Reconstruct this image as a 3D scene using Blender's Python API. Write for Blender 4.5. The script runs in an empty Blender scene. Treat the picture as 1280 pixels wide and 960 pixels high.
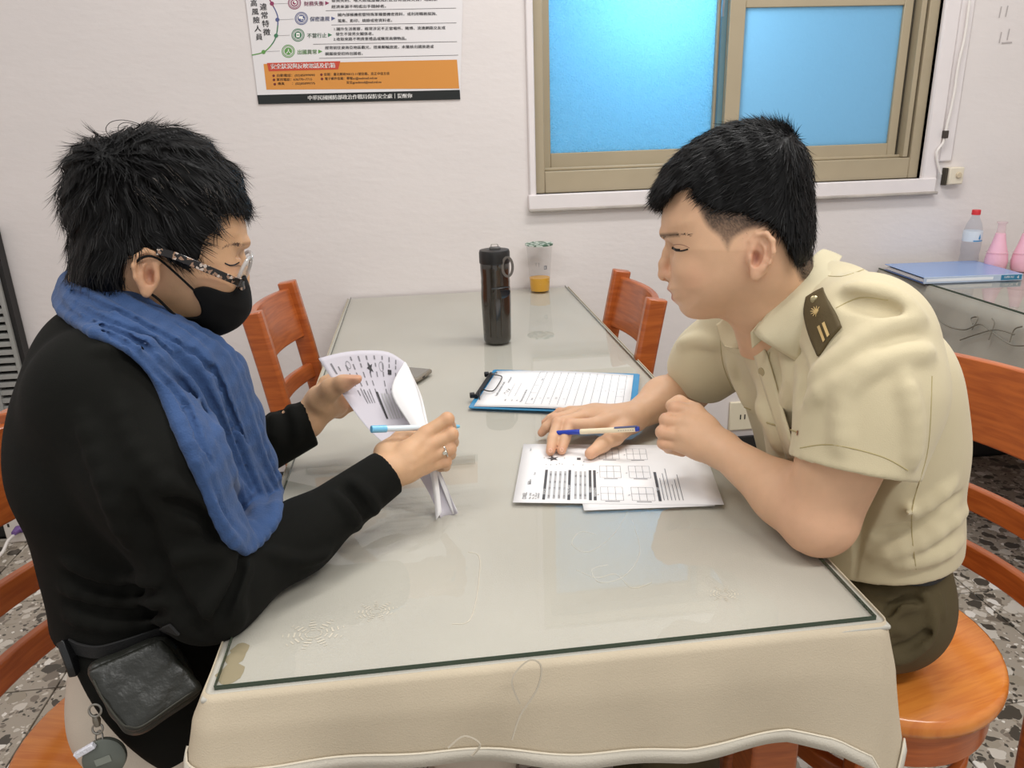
import bpy, math, random
import numpy as np
from mathutils import Vector, Matrix

# ------------------------------------------------------------------ camera, world, lights, exposure
S = bpy.context.scene
COL = S.collection
FPX = 960.2                                            # focal length in pixels of the 1280-wide frame
YAW, PITCH, ROLL = math.radians(6.428), math.radians(18.959), math.radians(-1.818)
CAM = Vector((0.2323, -0.6562, 1.2709))
_cy, _sy, _cp, _sp = math.cos(YAW), math.sin(YAW), math.cos(PITCH), math.sin(PITCH)
VF = Vector((_sy*_cp, _cy*_cp, -_sp)); _r = Vector((_cy, -_sy, 0)); _u = _r.cross(VF)
VR = math.cos(ROLL)*_r + math.sin(ROLL)*_u
VU = -math.sin(ROLL)*_r + math.cos(ROLL)*_u
cd = bpy.data.cameras.new('camera'); cam = bpy.data.objects.new('camera', cd); COL.objects.link(cam)
cd.sensor_width = 36; cd.lens = 36*FPX/1280; cd.clip_start = 0.05
cam.matrix_world = Matrix(((VR.x, VU.x, -VF.x, CAM.x), (VR.y, VU.y, -VF.y, CAM.y), (VR.z, VU.z, -VF.z, CAM.z), (0, 0, 0, 1)))
S.camera = cam

def ray(x, y): return VR*((x-640)/FPX) - VU*((y-480)/FPX) + VF
def aty(x, y, Y):                                      # point of the vertical plane y = Y seen at a pixel of the photograph
    v = ray(x, y); return CAM + v*((Y-CAM.y)/v.y)
def atz(x, y, z=0.75):                                 # point of the horizontal plane at height z
    v = ray(x, y); return CAM + v*((z-CAM.z)/v.z)

w = bpy.data.worlds.new('room_light'); S.world = w; w.use_nodes = True
w.node_tree.nodes['Background'].inputs[0].default_value = (1.0, 0.99, 0.985, 1)
w.node_tree.nodes['Background'].inputs[1].default_value = 0.66
def area(name, loc, size, power, colour, target=None, sy=None):
    l = bpy.data.lights.new(name, 'AREA'); l.energy = power; l.color = colour; l.shape = 'RECTANGLE'; l.size = size; l.size_y = sy or size
    o = bpy.data.objects.new(name, l); COL.objects.link(o); o.location = loc
    t = Vector(target) if target else Vector(loc) - Vector((0, 0, 1))
    o.rotation_euler = (t - Vector(loc)).to_track_quat('-Z', 'Y').to_euler(); return o
# ceiling fluorescent fittings of the room (above and behind the camera) and the daylight lamp outside the window
area('ceiling_tube_light', (-0.75, -0.15, 2.75), 1.2, 15, (1, 0.98, 0.95), sy=0.2)
area('ceiling_tube_light', (1.25, -0.9, 2.75), 1.2, 27, (1, 0.98, 0.95), sy=0.2)
area('ceiling_tube_light', (1.1, 0.85, 2.75), 1.2, 22, (1, 0.98, 0.955), sy=0.2)
area('outside_light', (1.35, 3.2, 1.9), 2.2, 24, (0.80, 0.95, 1.0), target=(1.3, 1.9, 1.4))
pl = bpy.data.lights.new('outside_lamp', 'POINT'); pl.energy = 17.0; pl.color = (0.85, 0.97, 1); pl.shadow_soft_size = 0.08
po = bpy.data.objects.new('outside_lamp', pl); COL.objects.link(po); po.location = (1.02, 2.2, 1.68)
S.view_settings.view_transform = 'Standard'; S.view_settings.look = 'None'; S.view_settings.gamma = 1.0
S.view_settings.exposure = 0.05; S.view_settings.use_curve_mapping = False

# ------------------------------------------------------------------ helpers
rnd = random.Random(7)
MATS = {}
def rgb(r, g, b):                                      # 8-bit sRGB to linear
    f = lambda c: (c/255/12.92) if c/255 <= 0.04045 else ((c/255+0.055)/1.055)**2.4
    return (f(r), f(g), f(b), 1)
def mat(name, col, rough=0.5, var=0.0, vscale=20, bump=0.0, bscale=80, metal=0, coat=0, spec=0.5, sheen=0, sss=0, stretch=(1, 1, 1), attr=None, wear=None, det=4):
    if name in MATS: return MATS[name]
    m = bpy.data.materials.new(name); m.use_nodes = True; MATS[name] = m
    nt = m.node_tree; N = nt.nodes; L = nt.links; b = N['Principled BSDF']
    b.inputs['Base Color'].default_value = col; b.inputs['Roughness'].default_value = rough; b.inputs['Metallic'].default_value = metal
    b.inputs['Coat Weight'].default_value = coat; b.inputs['Coat Roughness'].default_value = 0.15; b.inputs['Specular IOR Level'].default_value = spec
    if sheen: b.inputs['Sheen Weight'].default_value = sheen; b.inputs['Sheen Roughness'].default_value = 0.5
    if sss:
        b.inputs['Subsurface Weight'].default_value = sss; b.inputs['Subsurface Scale'].default_value = 0.006
        b.inputs['Subsurface Radius'].default_value = (1.0, 0.4, 0.2)
    tc = N.new('ShaderNodeTexCoord'); mp = N.new('ShaderNodeMapping'); mp.inputs['Scale'].default_value = stretch
    L.new(tc.outputs['Object'], mp.inputs['Vector'])
    src = None
    if attr:
        a = N.new('ShaderNodeAttribute'); a.attribute_name = attr; src = a.outputs['Color']; L.new(src, b.inputs['Base Color'])
    if var:
        n = N.new('ShaderNodeTexNoise'); n.inputs['Scale'].default_value = vscale; n.inputs['Detail'].default_value = det
        L.new(mp.outputs[0], n.inputs['Vector'])
        mr = N.new('ShaderNodeMapRange'); mr.inputs['From Min'].default_value = 0.3; mr.inputs['From Max'].default_value = 0.7
        mr.inputs['To Min'].default_value = 1-var; mr.inputs['To Max'].default_value = 1+var
        L.new(n.outputs[0], mr.inputs[0])
        vm = N.new('ShaderNodeVectorMath'); vm.operation = 'SCALE'
        if src: L.new(src, vm.inputs[0])
        else: vm.inputs[0].default_value = col[:3]
        L.new(mr.outputs[0], vm.inputs['Scale']); L.new(vm.outputs[0], b.inputs['Base Color'])
    if bump:
        n2 = N.new('ShaderNodeTexNoise'); n2.inputs['Scale'].default_value = bscale; n2.inputs['Detail'].default_value = 3
        L.new(mp.outputs[0], n2.inputs['Vector'])
        bp = N.new('ShaderNodeBump'); bp.inputs['Strength'].default_value = min(1, bump); bp.inputs['Distance'].default_value = 0.002*max(1, bump)
        L.new(n2.outputs[0], bp.inputs['Height']); L.new(bp.outputs[0], b.inputs['Normal'])
    return m
def see_through(name, tint, gloss_rough=0.03, ior=1.45, coat_fac=1.0, dens=0.0):
    """clear sheet: straight transmission tinted, mirror reflection by Fresnel; dens mixes in a diffuse body"""
    if name in MATS: return MATS[name]
    m = bpy.data.materials.new(name); m.use_nodes = True; MATS[name] = m
    nt = m.node_tree; N = nt.nodes; L = nt.links; N.remove(N['Principled BSDF']); out = N['Material Output']
    t = N.new('ShaderNodeBsdfTransparent'); t.inputs[0].default_value = tint
    g = N.new('ShaderNodeBsdfGlossy'); g.inputs['Roughness'].default_value = gloss_rough
    f = N.new('ShaderNodeFresnel'); f.inputs['IOR'].default_value = ior
    mx = N.new('ShaderNodeMixShader'); ge = N.new('ShaderNodeNewGeometry'); iv = N.new('ShaderNodeMath'); iv.operation = 'SUBTRACT'; iv.inputs[0].default_value = 1; L.new(ge.outputs['Backfacing'], iv.inputs[1])
    fm = N.new('ShaderNodeMath'); fm.operation = 'MULTIPLY'; L.new(f.outputs[0], fm.inputs[0]); L.new(iv.outputs[0], fm.inputs[1]); L.new(fm.outputs[0], mx.inputs[0])
    if dens:
        d = N.new('ShaderNodeBsdfDiffuse'); d.inputs[0].default_value = tint
        m2 = N.new('ShaderNodeMixShader'); m2.inputs[0].default_value = dens
        L.new(t.outputs[0], m2.inputs[1]); L.new(d.outputs[0], m2.inputs[2]); L.new(m2.outputs[0], mx.inputs[1])
    else: L.new(t.outputs[0], mx.inputs[1])
    L.new(g.outputs[0], mx.inputs[2]); L.new(mx.outputs[0], out.inputs[0]); return m

class MB:                                              # collects shapes, links them as ONE mesh object
    def __init__(s): s.v = []; s.f = []
    def add(s, vs, fs):
        n = len(s.v); s.v += [tuple(p) for p in vs]; s.f += [tuple(i+n for i in f) for f in fs]; return s
    def box(s, a, b, M=None):
        (x0, y0, z0), (x1, y1, z1) = a, b
        vs = [Vector(p) for p in ((x0,y0,z0),(x1,y0,z0),(x1,y1,z0),(x0,y1,z0),(x0,y0,z1),(x1,y0,z1),(x1,y1,z1),(x0,y1,z1))]
        if M: vs = [M @ p for p in vs]
        return s.add(vs, [(0,3,2,1),(4,5,6,7),(0,1,5,4),(1,2,6,5),(2,3,7,6),(3,0,4,7)])
    def loft(s, rings, cap=True, close=True):
        n = len(rings[0]); vs = [p for r in rings for p in r]; fs = []
        for i in range(len(rings)-1):
            for j in range(n if close else n-1):
                a = i*n+j; b = i*n+(j+1) % n; fs.append((a, b, b+n, a+n))
        if cap and close: fs.append(tuple(range(n-1, -1, -1))); fs.append(tuple((len(rings)-1)*n+j for j in range(n)))
        return s.add(vs, fs)
    def lathe(s, prof, c=(0, 0, 0), n=32, M=None):     # profile [(r, z)]
        rings = []
        for r, z in prof:
            ring = [Vector((c[0]+r*math.cos(2*math.pi*k/n), c[1]+r*math.sin(2*math.pi*k/n), c[2]+z)) for k in range(n)]
            rings.append([M @ p for p in ring] if M else ring)
        return s.loft(rings)
    def tube(s, pts, r, n=8, flat=None, up=None, cap=True):           # swept tube; r number or list; flat=(w,h) for a rectangular/elliptic section
        pts = [Vector(p) for p in pts]; rings = []; prev = None
        for i, p in enumerate(pts):
            t = (pts[min(i+1, len(pts)-1)]-pts[max(i-1, 0)]).normalized()
            if up is not None: a = Vector(up).cross(t)
            elif prev is None: a = t.cross(Vector((0, 0, 1)) if abs(t.z) < .9 else Vector((1, 0, 0)))
            else: a = prev-t*prev.dot(t)
            a.normalize(); b = t.cross(a); prev = a
            ri = r[i] if isinstance(r, (list, tuple)) else r
            if flat: 
                w2, h2 = flat[0]/2, flat[1]/2; c = min(w2, h2)*.35
                sec = [(w2-c,-h2),(w2,-h2+c),(w2,h2-c),(w2-c,h2),(-w2+c,h2),(-w2,h2-c),(-w2,-h2+c),(-w2+c,-h2)]
                rings.append([p+a*x+b*y for x, y in sec])
            else: rings.append([p+a*(ri*math.cos(2*math.pi*k/n))+b*(ri*math.sin(2*math.pi*k/n)) for k in range(n)])
        return s.loft(rings, cap=cap)
    def prism(s, poly, d, M=None):                     # polygon in xy, extruded by d in z
        n = len(poly); vs = [Vector((x, y, 0)) for x, y in poly]+[Vector((x, y, d)) for x, y in poly]
        if M: vs = [M @ p for p in vs]
        return s.add(vs, [tuple(range(n-1, -1, -1)), tuple(range(n, 2*n))]+[(i, (i+1) % n, (i+1) % n+n, i+n) for i in range(n)])
    def build(s, name, m, parent=None, smooth=True, bevel=0, sub=0, ang=40):
        me = bpy.data.meshes.new(name); me.from_pydata(s.v, [], s.f); me.validate(); me.update()
        me.materials.append(m); o = bpy.data.objects.new(name, me); COL.objects.link(o)
        if parent: o.parent = parent
        if bevel:
            b = o.modifiers.new('bevel', 'BEVEL'); b.width = bevel; b.segments = 2; b.limit_method = 'ANGLE'; b.angle_limit = math.radians(35)
        if sub:
            b = o.modifiers.new('sub', 'SUBSURF'); b.levels = sub; b.render_levels = sub
        if smooth:
            me.polygons.foreach_set('use_smooth', [True]*len(me.polygons))
            try: me.set_sharp_from_angle(angle=math.radians(ang))
            except Exception: pass
        return o
def tag(o, label=None, cat=None, group=None, kind=None):
    if label: o['label'] = label
    if cat: o['category'] = cat
    if group: o['group'] = group
    if kind: o['kind'] = kind
    return o
def empty(name, loc=(0, 0, 0), rz=0):
    o = bpy.data.objects.new(name, None); COL.objects.link(o); o.location = loc; o.rotation_euler = (0, 0, rz); o.empty_display_size = .05; return o
def thing(name, label, cat, loc=(0, 0, 0), rz=0, group=None): return tag(empty(name, loc, rz), label, cat, group)
def copy_tree(o, parent=None):
    c = o.copy(); COL.objects.link(c); c.parent = parent
    for ch in list(o.children): copy_tree(ch, c)
    return c
def spline(pts, n=8, closed=False):                    # Catmull-Rom through points
    P = [np.array(p, float) for p in pts]; out = []; m = len(P)
    rng = range(m) if closed else range(m-1)
    for i in rng:
        if closed: a, b, c, d = P[i-1], P[i], P[(i+1) % m], P[(i+2) % m]
        else: a, b, c, d = P[max(i-1, 0)], P[i], P[i+1], P[min(i+2, m-1)]
        for k in range(n):
            t = k/n; out.append(.5*((2*b)+(c-a)*t+(2*a-5*b+4*c-d)*t*t+(3*b-a-3*c+d)*t**3))
    if not closed: out.append(P[-1])
    return out
# printed matter: every colour of one sheet becomes one flat mesh that follows the sheet's mapping (page x, y) -> 3D
_tcache = {}
def glyphs(body, font=None):
    if body in _tcache: return _tcache[body]
    cu = bpy.data.curves.new('t', 'FONT'); cu.body = body; cu.size = 1; cu.resolution_u = 2; cu.align_x = 'LEFT'
    o = bpy.data.objects.new('t', cu); COL.objects.link(o)
    bpy.context.view_layer.update()
    me = bpy.data.meshes.new_from_object(o.evaluated_get(bpy.context.evaluated_depsgraph_get()))
    vs = [(v.co.x, v.co.y) for v in me.vertices]; fs = [tuple(p.vertices) for p in me.polygons]
    bpy.data.objects.remove(o); bpy.data.curves.remove(cu); bpy.data.meshes.remove(me)
    wd = max([v[0] for v in vs] or [1]); _tcache[body] = (vs, fs, wd); return _tcache[body]
class Page:
    def __init__(s, fn): s.fn = fn; s.L = {}
    def mb(s, k): return s.L.setdefault(k, MB())
    def poly(s, k, pts, lift=0): s.mb(k).add([s.fn(x, y, lift) for x, y in pts], [tuple(range(len(pts)))])
    def rect(s, k, x0, y0, x1, y1, lift=0, nx=1):
        vs = []; fs = []
        for i in range(nx+1):
            x = x0+(x1-x0)*i/nx; vs += [s.fn(x, y0, lift), s.fn(x, y1, lift)]
            if i: fs.append((2*i-2, 2*i, 2*i+1, 2*i-1))
        s.mb(k).add(vs, fs)
    def line(s, k, x0, y0, x1, y1, w, lift=0):
        dx, dy = x1-x0, y1-y0; l = math.hypot(dx, dy) or 1; nx, ny = -dy/l*w/2, dx/l*w/2
        s.poly(k, [(x0+nx, y0+ny), (x1+nx, y1+ny), (x1-nx, y1-ny), (x0-nx, y0-ny)], lift)
    def disc(s, k, x, y, r, lift=0, n=20): s.poly(k, [(x+r*math.cos(2*math.pi*i/n), y+r*math.sin(2*math.pi*i/n)) for i in range(n)], lift)
    def ring(s, k, x, y, r, w, lift=0, n=28):
        for i in range(n):
            a, b = 2*math.pi*i/n, 2*math.pi*(i+1)/n
            s.poly(k, [(x+q*math.cos(t), y+q*math.sin(t)) for q, t in ((r, a), (r, b), (r-w, b), (r-w, a))], lift)
    def text(s, k, body, x, y, size, rot=0, sx=1, flip=1, lift=0, width=None, bold=0):   # flip=-1 when page y runs downwards
        vs, fs, wd = glyphs(body)
        if width: sx = width/(wd*size)
        c, q = math.cos(rot), math.sin(rot)
        for off in ([0] if not bold else [-bold, bold]):
            P = []
            for u, v in vs:
                u = u*size*sx+off; v = v*size; P.append(s.fn(x+u*c-v*q*flip, y+(u*q+v*c*flip), lift+off*0))
            s.mb(k).add(P, fs)
    def build(s, parent, mats, names=None):
        for k, mb in s.L.items(): mb.build((names or {}).get(k, 'lettering'), mats[k], parent, smooth=False)['kind'] = 'stuff'

WOOD = lambda: wood_mat('orange_wood', rgb(182, 96, 42), rgb(156, 76, 32))
def wood_mat(name, c1, c2, stretch=(3, 3, 30), rough=.3, seatlines=False):
    if name in MATS: return MATS[name]
    m = bpy.data.materials.new(name); m.use_nodes = True; MATS[name] = m
    nt = m.node_tree; N = nt.nodes; L = nt.links; b = N['Principled BSDF']
    tc = N.new('ShaderNodeTexCoord'); mp = N.new('ShaderNodeMapping'); mp.inputs['Scale'].default_value = stretch; L.new(tc.outputs['Object'], mp.inputs[0])
    n = N.new('ShaderNodeTexNoise'); n.inputs['Scale'].default_value = 4; n.inputs['Detail'].default_value = 6; n.inputs['Distortion'].default_value = .6; L.new(mp.outputs[0], n.inputs['Vector'])
    cr = N.new('ShaderNodeValToRGB'); cr.color_ramp.elements[0].position = .35; cr.color_ramp.elements[1].position = .65
    cr.color_ramp.elements[0].color = c2; cr.color_ramp.elements[1].color = c1; L.new(n.outputs[0], cr.inputs[0]); L.new(cr.outputs[0], b.inputs['Base Color'])
    b.inputs['Roughness'].default_value = rough; b.inputs['Coat Weight'].default_value = .35; b.inputs['Coat Roughness'].default_value = .18
    return m
# ------------------------------------------------------------------ the setting
WY = 1.82                                              # back wall plane
M_wall = mat('white_plaster', rgb(222, 215, 212), .8, var=.02, vscale=3, bump=.5, bscale=26, stretch=(1, 1, 2.2))
WX0, WX1, WZ0, WZ1 = 0.607, 1.908, 1.045, 2.1          # window opening
def walled(x0, x1, z0, z1, y0, y1, holes):
    b = MB(); hx0, hx1, hz0, hz1 = holes
    b.box((x0, y0, z0), (hx0, y1, z1)); b.box((hx1, y0, z0), (x1, y1, z1)); b.box((hx0, y0, z0), (hx1, y1, hz0)); b.box((hx0, y0, hz1), (hx1, y1, z1)); return b
tag(walled(-1.9, 3.0, 0, 2.8, WY, WY+.14, (WX0, WX1, WZ0, WZ1)).build('wall_back', M_wall, smooth=False), kind='structure')
tag(MB().box((3.0, -1.6, 0), (3.1, WY+.14, 2.8)).build('wall_right', M_wall, smooth=False), kind='structure')
tag(MB().box((-2.0, -1.6, 0), (-1.9, WY+.14, 2.8)).build('wall_left', M_wall, smooth=False), kind='structure')
M_black = mat('black_skirting', rgb(24, 22, 21), .5)
tag(MB().box((-1.9, WY-.012, 0), (3.0, WY, .155)).build('baseboard_back', M_black, bevel=.002), kind='structure')
# terrazzo
def terrazzo():
    m = bpy.data.materials.new('terrazzo'); m.use_nodes = True; nt = m.node_tree; N = nt.nodes; L = nt.links; b = N['Principled BSDF']
    tc = N.new('ShaderNodeTexCoord'); oi = N.new('ShaderNodeObjectInfo'); ad = N.new('ShaderNodeVectorMath'); ad.operation = 'ADD'
    L.new(tc.outputs['Object'], ad.inputs[0]); L.new(oi.outputs['Location'], ad.inputs[1])
    dn = N.new('ShaderNodeTexNoise'); dn.inputs['Scale'].default_value = 30; L.new(ad.outputs[0], dn.inputs['Vector'])
    sc = N.new('ShaderNodeVectorMath'); sc.operation = 'SCALE'; sc.inputs['Scale'].default_value = .03; L.new(dn.outputs['Color'], sc.inputs[0])
    a2 = N.new('ShaderNodeVectorMath'); a2.operation = 'ADD'; L.new(ad.outputs[0], a2.inputs[0]); L.new(sc.outputs[0], a2.inputs[1])
    def layer(scale, thr):
        v = N.new('ShaderNodeTexVoronoi'); v.inputs['Scale'].default_value = scale; v.feature = 'F1'; L.new(a2.outputs[0], v.inputs['Vector'])
        d = N.new('ShaderNodeMath'); d.operation = 'LESS_THAN'; L.new(v.outputs['Distance'], d.inputs[0])
        sp = N.new('ShaderNodeSeparateColor'); L.new(v.outputs['Color'], sp.inputs[0])
        mm = N.new('ShaderNodeMath'); mm.operation = 'MULTIPLY'; L.new(sp.outputs[1], mm.inputs[0]); mm.inputs[1].default_value = thr; L.new(mm.outputs[0], d.inputs[1])
        cr = N.new('ShaderNodeValToRGB'); cr.color_ramp.interpolation = 'CONSTANT'; e = cr.color_ramp.elements
        e[0].color = rgb(74, 68, 60); e[0].position = 0; e[1].position = .3; e[1].color = rgb(120, 110, 98)
        for p_, c_ in ((.5, rgb(196, 188, 176)), (.75, rgb(150, 140, 124)), (.9, rgb(220, 214, 205))):
            q = e.new(p_); q.color = c_
        L.new(sp.outputs[0], cr.inputs[0]); return d.outputs[0], cr.outputs[0]
    base = rgb(160, 150, 136)
    f1, c1 = layer(32, .78); f2, c2 = layer(85, .66)
    mx = N.new('ShaderNodeMix'); mx.data_type = 'RGBA'; mx.inputs['A'].default_value = base; L.new(f2, mx.inputs['Factor']); L.new(c2, mx.inputs['B'])
    mx2 = N.new('ShaderNodeMix'); mx2.data_type = 'RGBA'; L.new(f1, mx2.inputs['Factor']); L.new(mx.outputs['Result'], mx2.inputs['A']); L.new(c1, mx2.inputs['B'])
    L.new(mx2.outputs['Result'], b.inputs['Base Color']); b.inputs['Roughness'].default_value = .3; return m
M_ter = terrazzo()
floor = tag(MB().box((-1.95, -1.6, -.1), (3.05, WY+.1, -.012)).build('floor', mat('dark_grout', rgb(52, 46, 40), .8), smooth=False), kind='structure')
tile0 = None
TS = .40
for i in range(12):
    for j in range(9):
        if tile0 is None:
            tile0 = MB().box((-TS/2+.002, -TS/2+.002, -.012), (TS/2-.002, TS/2-.002, 0)).build('tile', M_ter, floor, bevel=.002); o = tile0
        else: o = tile0.copy(); COL.objects.link(o)
        o.location = (-1.72+i*TS, 1.6-j*TS, 0)
# window
M_fr = mat('bronze_aluminium', rgb(168, 154, 128), .45, var=.04, vscale=6)
M_frd = mat('dark_frame_gap', rgb(60, 54, 42), .6)
def pane_mat(name, col, bump, bscale):
    m = bpy.data.materials.new(name); m.use_nodes = True; nt = m.node_tree; N = nt.nodes; L = nt.links; N.remove(N['Principled BSDF'])
    t = N.new('ShaderNodeBsdfTranslucent'); t.inputs[0].default_value = col; g = N.new('ShaderNodeBsdfGlossy'); g.inputs['Roughness'].default_value = .3
    d = N.new('ShaderNodeBsdfDiffuse'); d.inputs[0].default_value = col
    n = N.new('ShaderNodeTexNoise'); n.inputs['Scale'].default_value = bscale; n.inputs['Detail'].default_value = 2; tc = N.new('ShaderNodeTexCoord'); L.new(tc.outputs['Object'], n.inputs['Vector'])
    b = N.new('ShaderNodeBump'); b.inputs['Strength'].default_value = bump; b.inputs['Distance'].default_value = .01; L.new(n.outputs[0], b.inputs['Height'])
    for q in (t, g, d): L.new(b.outputs[0], q.inputs['Normal'])
    a = N.new('ShaderNodeMixShader'); a.inputs[0].default_value = .12; L.new(t.outputs[0], a.inputs[1]); L.new(d.outputs[0], a.inputs[2])
    x = N.new('ShaderNodeMixShader'); x.inputs[0].default_value = .05; L.new(a.outputs[0], x.inputs[1]); L.new(g.outputs[0], x.inputs[2]); L.new(x.outputs[0], N['Material Output'].inputs[0]); return m
M_p1 = pane_mat('blue_frosted_glass', rgb(156, 206, 232), 1.0, 170)
M_p2 = pane_mat('blue_smooth_frosted_glass', rgb(160, 196, 216), .15, 90)
win = tag(empty('window_1', (WX0, WY, WZ0)), kind='structure')
def wbox(name, a, b, m=M_fr, bevel=.002, parent=win):
    return MB().box((a[0]-WX0, a[1]-WY, a[2]-WZ0), (b[0]-WX0, b[1]-WY, b[2]-WZ0)).build(name, m, parent, bevel=bevel)
y0 = WY+.012
fr = MB()
def fb(x0, x1, z0, z1, ya, yb): fr.box((x0-WX0, ya-WY, z0-WZ0), (x1-WX0, yb-WY, z1-WZ0))
fb(WX0, WX0+.032, WZ0, WZ1, y0, y0+.10); fb(WX1-.035, WX1, WZ0, WZ1, y0, y0+.10); fb(WX0+.032, WX1-.035, WZ0, WZ0+.068, y0, y0+.10); fb(WX0+.032, WX1-.035, WZ1-.05, WZ1, y0, y0+.10)
fb(WX0+.032, WX1-.035, WZ0+.068, WZ0+.078, y0+.02, y0+.026); fr.build('window_frame', M_fr, win, bevel=.003)
def sash(name, x0, x1, z0, z1, ya, wl, wr, wb, wt):
    f = MB(); Z = lambda p: (p[0]-WX0, p[1]-WY, p[2]-WZ0)
    for a, b in (((x0, ya, z0), (x0+wl, ya+.03, z1)), ((x1-wr, ya, z0), (x1, ya+.03, z1)), ((x0+wl, ya, z0), (x1-wr, ya+.03, z0+wb)), ((x0+wl, ya, z1-wt), (x1-wr, ya+.03, z1))): f.box(Z(a), Z(b))
    return f.build(name, M_fr, win, bevel=.002)
XM = 1.240
s1 = sash('window_sash', WX0+.032, XM+.0, WZ0+.07, WZ1-.05, y0+.062, .03, .035, .05, .05)
MB().box((WX0+.06-WX0, .088, .118), (XM-.03-WX0, .093, 1.0)).build('pane', M_p1, s1, smooth=False)
s2 = sash('window_sash', XM-.01, WX1-.075, WZ0+.07, 1.622, y0+.025, .05, .03, .045, .045)
MB().box((XM+.035-WX0, .046, .112), (WX1-.1-WX0, .051, .54)).build('pane', M_p2, s2, smooth=False)
s3 = sash('window_sash', XM-.01, WX1-.075, 1.624, WZ1-.05, y0+.025, .05, .03, .045, .045)
MB().box((XM+.035-WX0, .046, .62), (WX1-.1-WX0, .051, 1.0)).build('pane', M_p2, s3, smooth=False)
wbox('frame_rail', (WX1-.072, y0+.03, WZ0+.07), (WX1-.066, y0+.09, WZ1-.05), M_frd)
wbox('frame_rail', (WX1-.062, y0+.0, WZ0+.07), (WX1-.045, y0+.09, WZ1-.05))
wbox('frame_rail', (WX1-.043, y0+.02, WZ0+.07), (WX1-.036, y0+.09, WZ1-.05), M_frd)
wbox('meeting_stile', (XM-.028, y0+.045, WZ0+.07), (XM-.002, y0+.06, WZ1-.05), mat('blue_grey_frame', rgb(92, 124, 134), .5))
h = aty(902, 0, WY-.005)
MB().tube([(h.x-WX0+.004, -.012+.02, h.z-WZ0+.12), (h.x-WX0+.0, -.03, h.z-WZ0+.04), (h.x-WX0-.006, -.032, h.z-WZ0-.03), (h.x-WX0-.004, -.030, h.z-WZ0-.048)], .006, flat=(.012, .006), up=(1, 0, 0)).build('window_handle', mat('grey_metal', rgb(140, 146, 150), .35, metal=.6), win)
# white surround of the opening
M_trim = mat('white_paint_trim', rgb(226, 219, 218), .6, var=.02, vscale=9, bump=.3, bscale=40)
t = MB(); t.box((WX0-.022, WY-.012, WZ0-.035), (WX0, WY+.05, WZ1)); t.build('trim_1', M_trim, bevel=.004)['kind'] = 'structure'
t = MB(); t.box((WX1, WY-.014, WZ0-.035), (WX1+.055, WY+.05, 2.2)); t.box((WX1+.055, WY-.008, WZ0+.05), (WX1+.105, WY+.02, 2.2)); t.build('trim_2', M_trim, bevel=.006)['kind'] = 'structure'
t = MB(); t.box((WX0-.026, WY-.02, WZ0-.045), (WX1+.05, WY+.05, WZ0-.0)); t.build('trim_3', M_trim, bevel=.003)['kind'] = 'structure'
t = MB(); t.box((WX0-.026, WY-.024, WZ0-.053), (WX1+.06, WY-.012, WZ0-.043)); t.build('trim_4', mat('grey_sill_edge', rgb(176, 168, 160), .7, var=.15, vscale=12), bevel=.003)['kind'] = 'structure'
# cable beside the window and the small bell-push box
cb = [aty(x, y, WY-.022) for x, y in ((1212, 0), (1206, 45), (1198, 80), (1192, 120), (1183, 160), (1179, 178), (1171, 190), (1172, 205), (1176, 218))]
tag(MB().tube(spline(cb, 6), .0042, 8).build('cable', mat('white_cable', rgb(228, 222, 216), .5)), 'thin white cable running down the right side of the window', 'cable')
cl = aty(1181, 168, WY-.02); tag(MB().box((cl.x-.006, cl.y-.012, cl.z-.012), (cl.x+.006, cl.y+.02, cl.z+.012)).build('cable_clip', mat('dark_clip', rgb(60, 52, 46), .6), bevel=.002), 'small dark clip holding the white cable beside the window', 'clip')
bp_ = aty(1187, 220, WY); bt = thing('switch_box', 'small cream wall box below the right corner of the window', 'switch', (bp_.x, WY, bp_.z))
MB().box((-.022, -.03, -.026), (.03, 0, .03)).build('housing', mat('cream_plastic', rgb(222, 212, 192), .45), bt, bevel=.004)
MB().lathe([(0, 0), (.010, 0), (.010, .004), (.008, .006), (0, .006)], M=Matrix.Translation((.01, -.03, .004)) @ Matrix.Rotation(math.pi/2, 4, 'X')).build('push_button', mat('tan_plastic', rgb(200, 184, 156), .45), bt)
MB().box((-.03, -.022, -.028), (-.023, 0, .028)).build('side_plate', M_frd, bt, bevel=.001)
# rubbed pencil marks on the wall right of the window
pg = Page(lambda x, y, l: aty(x, y, WY-.0015-l))
for (x, y) in ((1252, 8), (1260, 7), (1252, 40), (1262, 36)):
    pg.line('g', x, y, x-3, y+14, 1.2)
pg.line('g', 1252, 54, 1265, 53, 1.8)
mk = pg.L['g'].build('pencil_mark', mat('pencil_grey', rgb(176, 168, 166), .8), smooth=False); tag(mk, 'faint grey pencil marks on the wall right of the window', 'wall mark', kind='stuff')
# wall socket low on the wall
so = aty(922, 519, WY); st = thing('wall_socket', 'cream power socket low on the white wall behind the uniformed man', 'socket', (so.x, WY, so.z))
MB().box((-.035, -.012, -.055), (.06, 0, .055)).build('face_plate', mat('cream_plate', rgb(226, 216, 190), .5), st, bevel=.004)
for dx in (-.008, .008): MB().box((dx+.014-.002, -.0135, -.012), (dx+.014+.002, -.0115, .006)).build('slot', M_black, st)
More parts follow.
